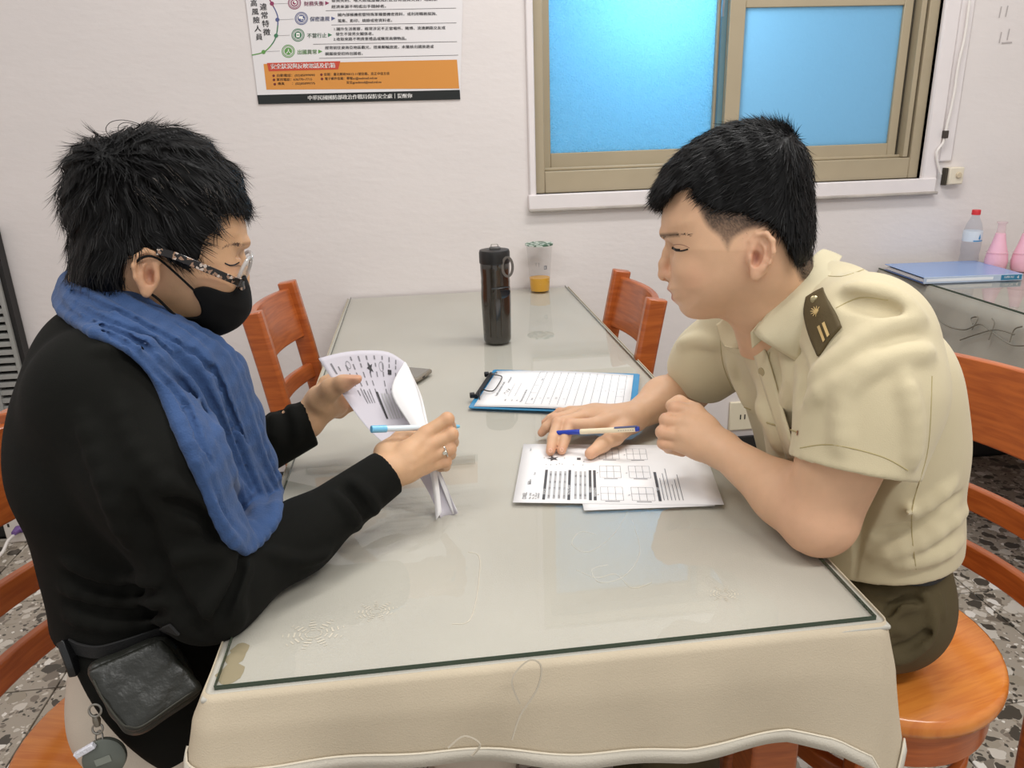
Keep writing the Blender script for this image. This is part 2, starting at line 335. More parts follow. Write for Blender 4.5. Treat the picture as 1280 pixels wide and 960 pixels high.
# slotted grey strip on the wall at the left
gl0, gl1 = -1.105, -1.016
dt = thing('slotted_strip', 'upright grey slotted metal strip against the wall at the left edge', 'shelf post', (gl0, WY-.05, .40))
M_gm = mat('grey_steel', rgb(150, 150, 146), .5, var=.08)
MB().box((0, .04, 0), (gl1-gl0, .05, .62)).build('back_plate', mat('dark_steel', rgb(30, 29, 28), .6), dt)
MB().box((-.002, 0, 0), (.010, .05, .62)).build('side_rail', M_gm, dt, bevel=.001); MB().box((gl1-gl0-.012, 0, 0), (gl1-gl0, .05, .62)).build('side_rail', M_gm, dt, bevel=.001)
MB().box((gl1-gl0, .01, 0), (gl1-gl0+.014, .045, .62)).build('edge_seal', M_black, dt)
sl = None
for k in range(24):
    if sl is None: sl = MB().box((.008, .004, 0), (gl1-gl0-.010, .03, .015)).build('slat', M_gm, dt, bevel=.001); o = sl
    else: o = sl.copy(); COL.objects.link(o); o.parent = dt
    o.location = (0, 0, .004+k*.0258)
# power strip on the floor at the left
ps = aty(22, 665, WY-.05); pt = thing('power_strip', 'white power strip standing on the skirting at the far left', 'power strip', (ps.x, WY-.06, .0))
MB().box((-.03, 0, .155), (.10, .045, .165+.06)).build('housing', mat('white_plastic', rgb(214, 206, 198), .4), pt, bevel=.005) if False else MB().box((-.035, 0, 0), (.10, .045, .11)).build('housing', mat('white_plastic', rgb(214, 206, 198), .4), pt, bevel=.005)
for k in range(3): MB().box((-.02+k*.04, -.001, .06), (-.014+k*.04, .003, .072)).build('slot', M_black, pt)
PO = pt.location
MB().tube([p-PO for p in [Vector(v) for v in spline([aty(20, 667, WY-.075), aty(10, 676, WY-.12), atz(0, 694, .02), atz(-30, 715, .008)], 6)]], .005, 8).build('power_cord', mat('white_cord', rgb(226, 220, 214), .5), pt)
MB().tube([aty(17, 667, WY-.09)-PO, aty(22, 662, WY-.066)-PO, aty(29, 661, WY-.062)-PO], [.008, .013, .012], 10).build('plug', mat('purple_plastic', rgb(110, 80, 140), .5), pt)

# ------------------------------------------------------------------ poster
def wallpt(x, y, l=0): return aty(290+x/4.267, y/4.267, WY-.004-l)
po = thing('poster', 'security notice poster with black footer taped on the white wall', 'poster', wallpt(140, 555))
PM = Matrix.Translation(-po.location)
pf = lambda x, y, l: PM @ Vector(wallpt(x, y, l))
pg = Page(pf)
# sheet with thickness
sh = MB(); cor = [(142, 556), (1218, 530), (1240, -420), (20, -420)]
sh.add([pf(x, y, 0) for x, y in cor]+[pf(x, y, -.003) for x, y in cor], [(0, 1, 2, 3), (7, 6, 5, 4), (0, 4, 5, 1), (1, 5, 6, 2), (2, 6, 7, 3), (3, 7, 4, 0)])
sh.build('sheet', mat('poster_paper', rgb(226, 222, 222), .35), po, smooth=False)
L1, L2, L3 = .0006, .0010, .0014
pg.poly('black', [(134, 507), (1215, 479), (1218, 530), (141, 556)], L1)
pg.poly('orange', [(168, 341), (1200, 318), (1212, 472), (184, 478)], L1)
pg.poly('red', [(186, 336), (578, 326), (566, 370), (196, 380)], L2)
pg.text('white', '安全狀況與反映電話及信箱', 205, 366, 30, rot=-.02, flip=-1, lift=L3, width=345, bold=.8)
pg.text('white', '中華民國國防部政治作戰局保防安全處｜提醒你', 403, 532, 27, rot=-.022, flip=-1, lift=L3, width=558, bold=.7)
for i, c in enumerate('違常特徵'): pg.text('ink', c, 148+i*6, 52+i*45, 40, flip=-1, lift=L2, rot=-.05, bold=.6)
for i, c in enumerate('高風險人員'): pg.text('ink', c, 98+i*7, 32+i*45, 38, flip=-1, lift=L2, rot=-.05, bold=.6)
rows = [('maroon', 333, 15, '財務失衡', 384, 28, 497, ['發資失利、嗜大慾或虛擬流於此合有借貸失資，暗刷家', '經濟來源不明或出手闊綽者。'], 530, 10, 33, 565),
        ('navy', 370, 98, '保密違規', 415, 110, 530, ['國內部極機密暨特殊軍種暨機密資料，或利用職務探詢、', '蒐集、影印、燒錄或密資料者。'], 563, 86, 32, 530),
        ('green', 352, 187, '不當行止', 400, 198, 512, ['1.國外生活奢靡，經常涉足不正當場所、賭博、流連網路交友或', '  發生不當男女關係者。', '2.收取來路不明貴重禮品或購買高價物品。'], 541, 162, 27, 597),
        ('lime', 300, 273, '出國異常', 347, 286, 460, ['經常前往東南亞地區觀光，搭乘郵輪旅遊，未獲核出國旅遊或', '親屬接受招待出國者。'], 496, 262, 32, 580)]
for col, cx, cy, ti, tx_, ty_, ax, lines, lx, ly, dy, wd in rows:
    pg.ring(col, cx, cy, 35, 4, L1); pg.ring(col, cx, cy, 28, 3, L1); pg.disc(col, cx, cy, 20, L1)
    if col == 'lime': pg.text('white', '人', cx-14, cy+12, 30, flip=-1, lift=L2)
    elif col == 'green': pg.rect('white', cx-9, cy-12, cx+9, cy+12, L2); pg.disc(col, cx, cy, 4, L3)
    elif col == 'navy': pg.rect('white', cx-14, cy-12, cx+8, cy+2, L2); pg.rect('white', cx-2, cy, cx+14, cy+12, L2); pg.rect(col, cx, cy+4, cx+12, cy+10, L3)
    else: pg.ring('white', cx, cy, 14, 4, L2); pg.disc('white', cx+4, cy-4, 6, L2)
    pg.text(col, ti, tx_, ty_+2, 27, rot=-.02, flip=-1, lift=L2, width=105, bold=.5)
    pg.poly(col, [(ax, ty_-22), (ax+22, ty_-12), (ax, ty_)], L1)
    for i, s_ in enumerate(lines):
        full = glyphs(s_)[2]; ref = glyphs(lines[0])[2]
        pg.text('ink', s_, lx, ly+i*dy, 19, rot=-.012, flip=-1, lift=L2, width=wd*full/ref, bold=.35)
for a, b, c, d in ((500, 57, 1195, 43), (530, 133, 1197, 122), (433, 236, 1200, 222), (465, 311, 1207, 294)): pg.line('ink', a, b, c, d, 2, L1)
for a, b, c, d in ((215, 21, 298, 18), (244, 105, 330, 102), (235, 190, 308, 188), (168, 275, 255, 272)): pg.line('grey', a, b, c, d, 1.6, L1)
arc = spline([(190, -20), (213, 20), (238, 70), (245, 110), (236, 190), (210, 240), (168, 278), (105, 294)], 6)
for i in range(len(arc)-1):
    k = 'maroon' if i < 8 else ('navy' if i < 20 else ('green' if i < 30 else 'lime'))
    pg.line(k, *arc[i], *arc[i+1], 6, L1)
for k, x, y in (('maroon', 213, 19), ('navy', 242, 105), ('green', 235, 190), ('lime', 168, 277)): pg.disc(k, x, y, 11, L2)
inf = [('自動電話：(02)85099090', 237, 409, 205), ('軍用電話：636770~7715', 237, 431, 190), ('傳真　　：(02)85099775', 243, 453, 200), ('信箱：臺北郵政90012-11號信箱、忠正中信五信', 490, 403, 350), ('電子郵件信箱：舉報ac@webmail.mil.tw', 495, 426, 280), ('安全gpwdmnd@mail.mil.tw', 610, 446, 188)]
for s_, x, y, wd in inf: pg.text('ink', s_, x, y, 17, rot=-.015, flip=-1, lift=L2, width=wd, bold=.3)
for x, y in ((222, 404), (224, 426), (228, 449), (477, 398), (480, 421)): pg.disc('dot', x, y, 7, L2)
pm = {'black': mat('poster_black', rgb(22, 26, 24), .3), 'orange': mat('poster_orange', rgb(212, 142, 62), .35), 'red': mat('poster_red', rgb(196, 68, 44), .35), 'white': mat('poster_white', rgb(236, 234, 230), .4),
      'ink': mat('poster_ink', rgb(40, 38, 42), .5), 'maroon': mat('poster_maroon', rgb(140, 48, 88), .4), 'navy': mat('poster_navy', rgb(84, 92, 136), .4), 'green': mat('poster_green', rgb(62, 118, 84), .4),
      'lime': mat('poster_lime', rgb(96, 150, 74), .4), 'grey': mat('poster_grey', rgb(130, 128, 130), .5), 'dot': mat('poster_dot', rgb(110, 36, 30), .5)}
pg.build(po, pm, {'black': 'footer_band', 'orange': 'orange_panel', 'red': 'red_heading'})
# ------------------------------------------------------------------ table with cloth and glass
TW, TL, TZ = .696, 1.812, .75
M_cloth = mat('beige_cloth', rgb(186, 182, 171), .85, var=.05, vscale=4.5, bump=.25, bscale=600); M_skirt = mat('stained_beige_cloth', rgb(192, 178, 154), .85, var=.09, vscale=5, bump=.25, bscale=600)
tb = thing('dining_table', 'long wooden dining table standing against the wall between the two people', 'table', (TW/2, TL/2, 0))
MB().box((-TW/2+.02, -TL/2+.02, .70), (TW/2-.02, TL/2-.01, .738)).build('tabletop', WOOD(), tb, bevel=.004)
ap = MB(); ap.box((-TW/2+.05, -TL/2+.05, .62), (TW/2-.05, -TL/2+.07, .70)); ap.box((-TW/2+.05, -TL/2+.07, .62), (-TW/2+.07, TL/2-.04, .70)); ap.box((TW/2-.07, -TL/2+.07, .62), (TW/2-.05, TL/2-.04, .70)); ap.build('apron', WOOD(), tb, bevel=.003)
for sx in (-1, 1):
    for sy in (-1, 1):
        MB().box((sx*(TW/2-.07)-.03, sy*(TL/2-.08)-.03, 0), (sx*(TW/2-.07)+.03, sy*(TL/2-.08)+.03, .70)).build('leg', WOOD(), tb, bevel=.005)
def hem_z(s):                                          # hem height along the perimeter parameter
    return s
cl = empty('tablecloth', (0, 0, 0)); tag(cl, 'beige damask tablecloth hanging over the edges of the long table', 'tablecloth')
def cloth_grid():
    # perimeter path (near-left corner round the front to the right), flared skirt with folds
    per = []; r = .012
    nL, nW = 70, 60
    for i in range(nL): per.append((0, TL-.01-(TL-.01)*i/nL, -1, 0, 0))
    for i in range(9):
        a = math.pi+math.pi/2*i/8; per.append((0, 0, math.cos(a), math.sin(a), 1))
    for i in range(1, nW): per.append((TW*i/nW, 0, 0, -1, 0))
    for i in range(9):
        a = -math.pi/2+math.pi/2*i/8; per.append((TW, 0, math.cos(a), math.sin(a), 1))
    for i in range(1, nL+1): per.append((TW, (TL-.01)*i/nL, 1, 0, 0))
    rows = 14; V = []; H = []
    for k, (x, y, nx, ny, corner) in enumerate(per):
        if ny < -.01 or corner:                                     # front side hem profile
            xs = [-.01, .046, .129, .225, .341, .48, .551, .592, .643, .689, .736]; zs = [.080, .083, .091, .099, .111, .129, .128, .125, .136, .165, .195]
            drop = float(np.interp(x+nx*.03, xs, zs))
            if corner and x > .3: drop = .19+.03*math.sin(k)
            if nx > .95: drop = .20
        else: drop = .20+.015*math.sin(y*9)
        for j in range(rows+1):
            t = j/rows; d = drop*t
            fold = (.010*math.sin(x*17+1.2)+.006*math.sin(x*41)) if abs(ny) > .5 else .012*math.sin(y*13+.5)
            out = .010+.010*min(1, t*3)**.7+(.012*t if not corner else .016*t)+fold*t*t*.7
            if x > .5 and (ny < -.3 or corner): out += .010*t*t*max(0, (x-.5)/.2)
            V.append((x+nx*out, y+ny*out, .7435-d+.004*(1-min(1, t*6))))
    return V, len(per), rows
V, nper, rows = cloth_grid(); b = MB(); fs = []
for k in range(nper-1):
    for j in range(rows): a = k*(rows+1)+j; fs.append((a, a+1, a+rows+2, a+rows+1))
b.add(V, fs); o = b.build('skirt', M_skirt, cl, ang=80); sm = o.modifiers.new('thick', 'SOLIDIFY'); sm.thickness = .0015
hb = MB(); fs = []; W2 = []
for k in range(nper):
    p0 = Vector(V[k*(rows+1)+rows]); p1 = Vector(V[k*(rows+1)+rows-2]); dd = (p1-p0).normalized()
    n_ = Vector((p0.x-TW/2, (p0.y-TL/2)*.4, 0)).normalized(); W2 += [p0+dd*.0015+n_*.0018, p0+dd*.018+n_*.0018]
for k in range(nper-1): fs.append((2*k, 2*k+1, 2*k+3, 2*k+2))
hb.add(W2, fs); o = hb.build('hem', mat('hem_cloth', rgb(200, 193, 178), .85, bump=.3, bscale=500), cl, ang=80); sm = o.modifiers.new('thick', 'SOLIDIFY'); sm.thickness = .0015
hs = MB(); hs.tube([Vector(W2[2*k+1])+Vector((0, -.001, 0)) for k in range(nper)], .0011, 5); hs.build('hem_seam', mat('pale_thread', rgb(222, 212, 192), .8), cl)
MB().box((-.012, -.012, .7385), (TW+.012, TL-.002, .7440)).build('top_cloth', M_cloth, cl, bevel=.002)
# woven damask motifs
M_mot = mat('woven_motif', rgb(212, 204, 188), .8)
def motif(cx, cy, r, rot, n=9):
    b = MB()
    for k in range(n):
        a = rot+2*math.pi*k/n
        for q in range(5):
            rr = r*(.25+.17*q); w_ = r*.10*(1-abs(q-2)*.25)
            c = Vector((cx+rr*math.cos(a)*1.2, cy+rr*math.sin(a)*.9, .7445)); t_ = Vector((-math.sin(a), math.cos(a), 0)); u_ = Vector((math.cos(a), math.sin(a), 0))
            b.add([c+t_*w_*1.4-u_*w_*.5, c+t_*w_*1.4+u_*w_*.2, c-t_*w_*1.4+u_*w_*.2, c-t_*w_*1.4-u_*w_*.5], [(0, 1, 2, 3)])
    return b.build('damask_motif', M_mot, cl, smooth=False)
for px, py, r_, a_ in ((392, 792, .030, .3), (470, 764, .022, .9), (905, 742, .018, .4)):
    c = atz(px, py, .7445); motif(c.x, c.y, r_, a_)
sc_ = MB()
for pts in ([(785, 640), (765, 670), (735, 690), (715, 680), (725, 665), (745, 668)], [(790, 650), (800, 690), (780, 720), (750, 728), (740, 712), (760, 706)], [(720, 712), (745, 722), (770, 718), (790, 735), (815, 728)], [(565, 780), (590, 770), (600, 700), (585, 690)]):
    sc_.tube(spline([atz(x, y, .7443) for x, y in pts], 6), .0006, 4)
sc_.build('damask_scroll', M_mot, cl)['kind'] = 'stuff'
fsx = MB()
for pts in ([(650, 880), (640, 850), (660, 826), (676, 832), (672, 860), (650, 895), (640, 925)], [(560, 935), (580, 920), (600, 930), (590, 945)]):
    fsx.tube(spline([aty(x, y, -.034-.05*(max(0, y-815))/140) for x, y in pts], 6), .0011, 4)
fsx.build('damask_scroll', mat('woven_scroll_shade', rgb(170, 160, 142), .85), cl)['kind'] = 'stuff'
st_ = MB()
for px, py, rr in ((294, 822, .010), (288, 842, .013), (300, 812, .009)):
    c = atz(px, py, .7442); st_.add([(c.x+rr*math.cos(k*.5236)*(1+.2*math.sin(k*2.3)), c.y+1.3*rr*math.sin(k*.5236), .7443+.00005*rr) for k in range(12)], [tuple(range(12))])
st_.build('stain', mat('stain_brown', rgb(158, 146, 118), .85), cl, smooth=False)
# glass sheet
gl = thing('glass_sheet', 'clear glass sheet covering the beige cloth on the long table', 'glass top', (TW/2, TL/2, .7446))
MB().box((-TW/2, -TL/2, 0), (TW/2, TL/2, .0052)).build('pane', see_through('table_glass', (.99, .99, .985, 1), .02, 1.5), gl, smooth=False)
ge = MB(); e_ = .0006
for a, b_ in (((-TW/2-e_, -TL/2-e_, 0), (TW/2+e_, -TL/2, .0052)), ((-TW/2-e_, -TL/2, 0), (-TW/2, TL/2, .0052)), ((TW/2, -TL/2, 0), (TW/2+e_, TL/2, .0052))): ge.box(a, b_)
ge.build('polished_edge', mat('green_glass_edge', rgb(58, 72, 58), .2), gl, smooth=False)
TT = .750                                              # top of the glass
# tape and film pieces stuck on the table
M_tape = see_through('clear_tape', (.93, .93, .92, 1), .15, 1.6)
def quad_px(name, pts, z, m, label, cat, th=.0004):
    P = [atz(x, y, z) for x, y in pts]; b = MB(); b.add([(p.x, p.y, z) for p in P]+[(p.x, p.y, z+th) for p in P], [(3, 2, 1, 0), (4, 5, 6, 7), (0, 1, 5, 4), (1, 2, 6, 5), (2, 3, 7, 6), (3, 0, 4, 7)])
    return tag(b.build(name, m, smooth=False), label, cat)
quad_px('clear_tape', [(384, 586), (386, 594), (594, 580), (594, 569)], TT+.0003, M_tape, 'strip of clear tape on the glass beside the woman in the scarf', 'tape')

# ------------------------------------------------------------------ chairs
W_seat = wood_mat('seat_wood', rgb(222, 138, 58), rgb(206, 118, 46), stretch=(30, 3, 3), rough=.25)
M_wd = WOOD()
def make_chair():
    root = empty('dining_chair')
    R_ = .212
    out = [( (R_*1.0)*math.sin(a)*(1.0), R_*math.cos(a)*(.86 if math.cos(a) > 0 else .93)) for a in np.linspace(0, 2*math.pi, 49)[:-1]]
    b = MB(); rings = []
    for f_, z in ((.955, .424), (.99, .428), (1, .436), (1, .446), (.985, .4535), (.955, .457), (.6, .452), (.2, .449)): rings.append([(x*f_, y*f_, z) for x, y in out])
    b.loft(rings); b.build('seat', W_seat, root, ang=60)
    b = MB(); ri = []; 
    for f_, z in ((.93, .424), (.93, .365), (.85, .365), (.85, .424)): ri.append([(x*f_, y*f_, z) for x, y in out])
    b.loft(ri+[ri[0]], cap=False); b.build('seat_rail', M_wd, root, ang=40)
    for s in (-1, 1):
        pts = spline([(s*.192, -.20, 0), (s*.190, -.185, .22), (s*.188, -.178, .42), (s*.184, -.195, .56), (s*.180, -.218, .72), (s*.176, -.246, .882)], 5)
        MB().tube(pts, .02, flat=(.048, .030), up=(1, 0, 0)).build('rear_leg', M_wd, root, bevel=.003)
        MB().tube([(s*.150, .140, 0), (s*.140, .125, .40)], .02, flat=(.036, .036), up=(1, 0, 0)).build('front_leg', M_wd, root, bevel=.003)
    def rail(name, z0, z1, th, bow, lean0, lean1):
        n = 12; A = []; 
        for i in range(n+1):
            t = -1+2*i/n; x = t*.172; yb = -bow*(1-t*t)
            A.append([(x, lean0+yb-th/2, z0), (x, lean0+yb+th/2, z0), (x, lean1+yb+th/2, z1), (x, lean1+yb-th/2, z1)])
        MB().loft(A).build(name, M_wd, root, bevel=.003)
    rail('back_panel', .732, .866, .016, .035, -.219, -.243)
    rail('back_slat', .615, .655, .016, .035, -.203, -.211)
    rail('back_slat', .520, .560, .016, .035, -.188, -.195)
    hoop = [(.168*math.sin(a), .140*math.cos(a)-.012, .285) for a in np.linspace(-2.5, 2.5, 31)]
    MB().tube(hoop, .01, flat=(.02, .036), up=(0, 0, 1)).build('stretcher', M_wd, root, bevel=.002)
    return root
ch0 = make_chair()
CH = [(.915, .335, 90+13, 'orange wooden dining chair the uniformed man sits on'),
      (-.185, .29, -90-11, 'orange wooden dining chair the woman in the scarf sits on'),
      (.510, 1.17, 90-2, 'empty orange wooden chair right of the table near the wall'),
      (.105, 1.235, -90-4, 'empty orange wooden chair left of the table near the wall')]
chairs = []
for i, (x, y, a, lb) in enumerate(CH):
    c = ch0 if i == 0 else copy_tree(ch0); c.location = (x, y, 0); c.rotation_euler = (0, 0, math.radians(a)); tag(c, lb, 'chair', 'orange dining chairs round the long table'); chairs.append(c)

# ------------------------------------------------------------------ second table on the right
X2 = 1.80
t2 = thing('side_table', 'cloth covered table by the wall at the right edge', 'table', (X2+.5, WY-.75, 0))
MB().box((-.49, -.72, .70), (.6, .73, .738)).build('tabletop', M_wd, t2, bevel=.003)
for dx in (-.42, .5):
    for dy in (-.64, .66): MB().box((dx-.03, dy-.03, 0), (dx+.03, dy+.03, .70)).build('leg', M_wd, t2, bevel=.004)
c2 = empty('tablecloth'); tag(c2, 'grey patterned tablecloth hanging from the table at the right edge', 'tablecloth')
M_c2 = mat('grey_cloth', rgb(160, 154, 142), .85, var=.1, vscale=8, bump=.25, bscale=500)
MB().box((X2-.006, WY-1.50, .7385), (X2+1.1, WY-.01, .744)).build('top_cloth', M_c2, c2, bevel=.002)
b = MB(); n = 60; vs = []; fs = []
for i in range(n+1):
    y = WY-.012-1.488*i/n
    for j in range(9):
        t_ = j/8; vs.append((X2-.008-.045*t_-.010*math.sin(y*16)*t_, y, .742-.33*t_))
for i in range(n):
    for j in range(8): a = i*9+j; fs.append((a, a+1, a+10, a+9))
b.add(vs, fs); o = b.build('skirt', M_c2, c2, ang=80); sm = o.modifiers.new('thick', 'SOLIDIFY'); sm.thickness = .0015
b = MB()
def c2pt(px, py):
    v = ray(px, py); X = X2-.03; q = CAM+v*((X-CAM.x)/v.x); X = X2-.008-.045*(.742-q.z)/.33-.014; return CAM+v*((X-CAM.x)/v.x)
for pts in ([(1160, 385), (1180, 405), (1205, 412), (1225, 405), (1240, 415), (1262, 430), (1280, 432)], [(1215, 412), (1222, 400), (1221, 396), (1214, 398), (1216, 405)], [(1200, 425), (1220, 418), (1245, 412), (1268, 418)], [(1236, 425), (1243, 405), (1240, 398)], [(1262, 428), (1268, 412), (1278, 408)]):
    b.tube(spline([c2pt(x, y) for x, y in pts], 6), .0022, 4)
b.build('scroll_pattern', mat('dark_scroll', rgb(116, 110, 98), .85), c2)['kind'] = 'stuff'
g2 = thing('glass_sheet', 'clear glass sheet on the table at the right edge under the blue binder', 'glass top', (X2+.55, WY-.75, .7446))
MB().box((-.55, -.745, 0), (.55, .745, .0052)).build('pane', MATS['table_glass'], g2, smooth=False)
MB().box((-.5506, -.745, 0), (-.55, .745, .0052)).build('polished_edge', MATS['green_glass_edge'], g2, smooth=False)
# ------------------------------------------------------------------ implicit surfaces for bodies and clothes
import openvdb
from mathutils.bvhtree import BVHTree
V3 = lambda *a: np.array(a, np.float64)
def P(px, py, y): return V3(*aty(px, py, y))
def PZ(px, py, z): return V3(*atz(px, py, z))
class Vox:
    def __init__(s, lo, hi, h):
        s.lo = np.array(lo, float); s.h = h; s.n = np.ceil((np.array(hi, float)-s.lo)/h).astype(int)+1
        s.ax = [(s.lo[i]+h*np.arange(s.n[i])).astype(np.float32) for i in range(3)]
        s.d = np.full(s.n, 1.0, np.float32)
    def sub(s, lo, hi):
        sl = []
        for i in range(3):
            a = max(0, int((lo[i]-s.lo[i])/s.h)); b = min(s.n[i], int((hi[i]-s.lo[i])/s.h)+2)
            if b <= a: return None
            sl.append(slice(a, b))
        g = [s.ax[0][sl[0]][:, None, None], s.ax[1][sl[1]][None, :, None], s.ax[2][sl[2]][None, None, :]]
        return tuple(sl), g
    def mix(s, sl, q, k, op):
        d = s.d[sl]
        if op == 'u':
            if k > 0: hh = np.maximum(k-np.abs(d-q), 0)/k; s.d[sl] = np.minimum(d, q)-hh*hh*k*.25
            else: s.d[sl] = np.minimum(d, q)
        else:
            q = -q if op == 's' else q
            if k > 0: hh = np.maximum(k-np.abs(d-q), 0)/k; s.d[sl] = np.maximum(d, q)+hh*hh*k*.25
            else: s.d[sl] = np.maximum(d, q)
    def cap(s, a, b, ra, rb=None, k=.01, op='u'):
        rb = ra if rb is None else rb; a = np.array(a, float); b = np.array(b, float); m = max(ra, rb)+k+3*s.h
        r_ = s.sub(np.minimum(a, b)-m, np.maximum(a, b)+m)
        if r_ is None: return s
        sl, g = r_; v = b-a; L = float(v@v)+1e-12
        t = np.clip(((g[0]-a[0])*v[0]+(g[1]-a[1])*v[1]+(g[2]-a[2])*v[2])/L, 0, 1)
        q = np.sqrt((g[0]-a[0]-t*v[0])**2+(g[1]-a[1]-t*v[1])**2+(g[2]-a[2]-t*v[2])**2)-(ra+(rb-ra)*t)
        s.mix(sl, q.astype(np.float32), k, op); return s
    def chain(s, pts, rs, k=.01, op='u'):
        for i in range(len(pts)-1): s.cap(pts[i], pts[i+1], rs[i], rs[i+1], k, op)
        return s
    def ell(s, c, r, M=None, k=.01, op='u'):
        c = np.array(c, float); r = np.array(r, float); m = max(r)+k+3*s.h
        r_ = s.sub(c-m, c+m)
        if r_ is None: return s
        sl, g = r_; x, y, z = g[0]-c[0], g[1]-c[1], g[2]-c[2]
        if M is not None: M = np.array(M); x, y, z = [M[i][0]*x+M[i][1]*y+M[i][2]*z for i in range(3)]
        k0 = np.sqrt((x/r[0])**2+(y/r[1])**2+(z/r[2])**2); k1 = np.sqrt((x/r[0]**2)**2+(y/r[1]**2)**2+(z/r[2]**2)**2)+1e-9
        s.mix(sl, (k0*(k0-1)/k1).astype(np.float32)+0*g[0]*g[1]*g[2], k, op); return s
    def half(s, p, n, k=0, box=None):                  # keep the side the normal points away from; box=(lo,hi) limits the cut
        n = np.array(n, float); n /= np.linalg.norm(n); lo, hi = box if box else (s.lo, s.lo+s.n*s.h)
        r_ = s.sub(lo, hi)
        if r_ is None: return s
        sl, g = r_
        s.mix(sl, ((g[0]-p[0])*n[0]+(g[1]-p[1])*n[1]+(g[2]-p[2])*n[2]).astype(np.float32), k, 'i'); return s
    def mesh(s):
        h = s.h; d = np.clip(s.d, -3*h, 3*h)
        g = openvdb.FloatGrid(3*h); g.copyFromArray(d.astype(np.float32))
        p, t, q = g.convertToPolygons(isovalue=0.0, adaptivity=0.0)
        return np.array(p, np.float64)*h+s.lo, np.array(q, np.int64)[:, ::-1]
def smooth_pts(p, q, it=2, lam=.5):
    n = len(p); cnt = np.zeros(n); e = np.concatenate([q[:, [0, 1]], q[:, [1, 2]], q[:, [2, 3]], q[:, [3, 0]]])
    cnt = np.bincount(e[:, 0], minlength=n).astype(float)
    for _ in range(it):
        a = np.stack([np.bincount(e[:, 0], weights=p[e[:, 1], i], minlength=n) for i in range(3)], 1)/np.maximum(cnt, 1)[:, None]
        p = p+lam*(a-p)
    return p
def normals_of(p, q):
    n = np.cross(p[q[:, 2]]-p[q[:, 0]], p[q[:, 3]]-p[q[:, 1]]); out = np.zeros_like(p)
    for i in range(4):
        for c in range(3): out[:, c] += np.bincount(q[:, i], weights=n[:, c], minlength=len(p))
    return out/np.maximum(np.linalg.norm(out, axis=1), 1e-12)[:, None]
def link_mesh(name, p, q, m, parent=None, cols=None):
    me = bpy.data.meshes.new(name); me.vertices.add(len(p)); me.vertices.foreach_set('co', p.astype(np.float32).ravel())
    me.loops.add(q.size); me.loops.foreach_set('vertex_index', q.astype(np.int32).ravel()); me.polygons.add(len(q))
    me.polygons.foreach_set('loop_start', np.arange(0, q.size, q.shape[1], dtype=np.int32)); me.update(calc_edges=True)
    me.polygons.foreach_set('use_smooth', [True]*len(q)); me.materials.append(m)
    if cols is not None:
        a = me.color_attributes.new('tint', 'FLOAT_COLOR', 'POINT'); c = np.ones((len(p), 4), np.float32); c[:, :3] = cols; a.data.foreach_set('color', c.ravel())
    o = bpy.data.objects.new(name, me); COL.objects.link(o)
    if parent: o.parent = parent
    return o
def join_pq(parts):
    ps, qs, n = [], [], 0
    for p, q in parts: ps.append(p); qs.append(q+n); n += len(p)
    return np.concatenate(ps), np.concatenate(qs)
def bvh(p, q): return BVHTree.FromPolygons([tuple(x) for x in p], [tuple(int(i) for i in f) for f in q])
def onto(tree, px, py, lift=.002, fallback=None):      # first surface point met on the line of sight through a pixel
    v = ray(px, py).normalized(); h = tree.ray_cast(CAM, v)
    if h[0] is None:
        if fallback is not None: return Vector(aty(px, py, fallback))
        return None
    return h[0]-v*lift
def seg_dist(A, B, pts):                               # A, B coordinate arrays; pts closed polygon -> signed distance (inside positive)
    d = np.full(np.broadcast(A, B).shape, 9.0, np.float32); ins = np.zeros(d.shape, bool); n = len(pts)
    for i in range(n):
        (x0, y0), (x1, y1) = pts[i], pts[(i+1) % n]; vx, vy = x1-x0, y1-y0; L = vx*vx+vy*vy+1e-15
        t = np.clip(((A-x0)*vx+(B-y0)*vy)/L, 0, 1); d = np.minimum(d, (A-x0-t*vx)**2+(B-y0-t*vy)**2)
        c = ((y0 > B) != (y1 > B)) & (A < (x1-x0)*(B-y0)/((y1-y0)+1e-15)+x0); ins ^= c
    d = np.sqrt(d); return np.where(ins, d, -d)
class HeadFrame:                                       # local axes: a along the image, b up, c away; profile lies in the plane c = 0
    def __init__(s, px, py, y, turn=0):
        s.O = aty(px, py, y); v = (s.O-CAM).normalized()
        e1 = (VR-v*VR.dot(v)).normalized(); e2 = e1.cross(v).normalized()
        if turn: Mr = Matrix.Rotation(math.radians(turn), 3, e2); e1 = Mr @ e1; v = Mr @ v
        s.e1, s.e2, s.e3 = e1, e2, v; s.M = np.array([e1, e2, v])
    def l2(s, px, py):
        r = ray(px, py); t = (s.O-CAM).dot(s.e3)/r.dot(s.e3); q = CAM+r*t-s.O; return (q.dot(s.e1), q.dot(s.e2))
    def l3(s, px, py, c=0): a, b = s.l2(px, py); return V3(a, b, c)
    def world(s, p): return np.asarray(p) @ s.M+np.array(s.O)
def inflate(A, B, C, poly, W, R=.07, pw=2.4, sc=.07):
    e = seg_dist(A, B, poly)[:, :, None]; W = np.asarray(W, np.float32)
    if W.ndim == 2: W = W[:, :, None]
    u = 1-np.clip(e/R, -1.5, 1)
    return (((np.abs(C)/W)**pw+np.abs(u)**pw)**(1/pw)-1)*sc
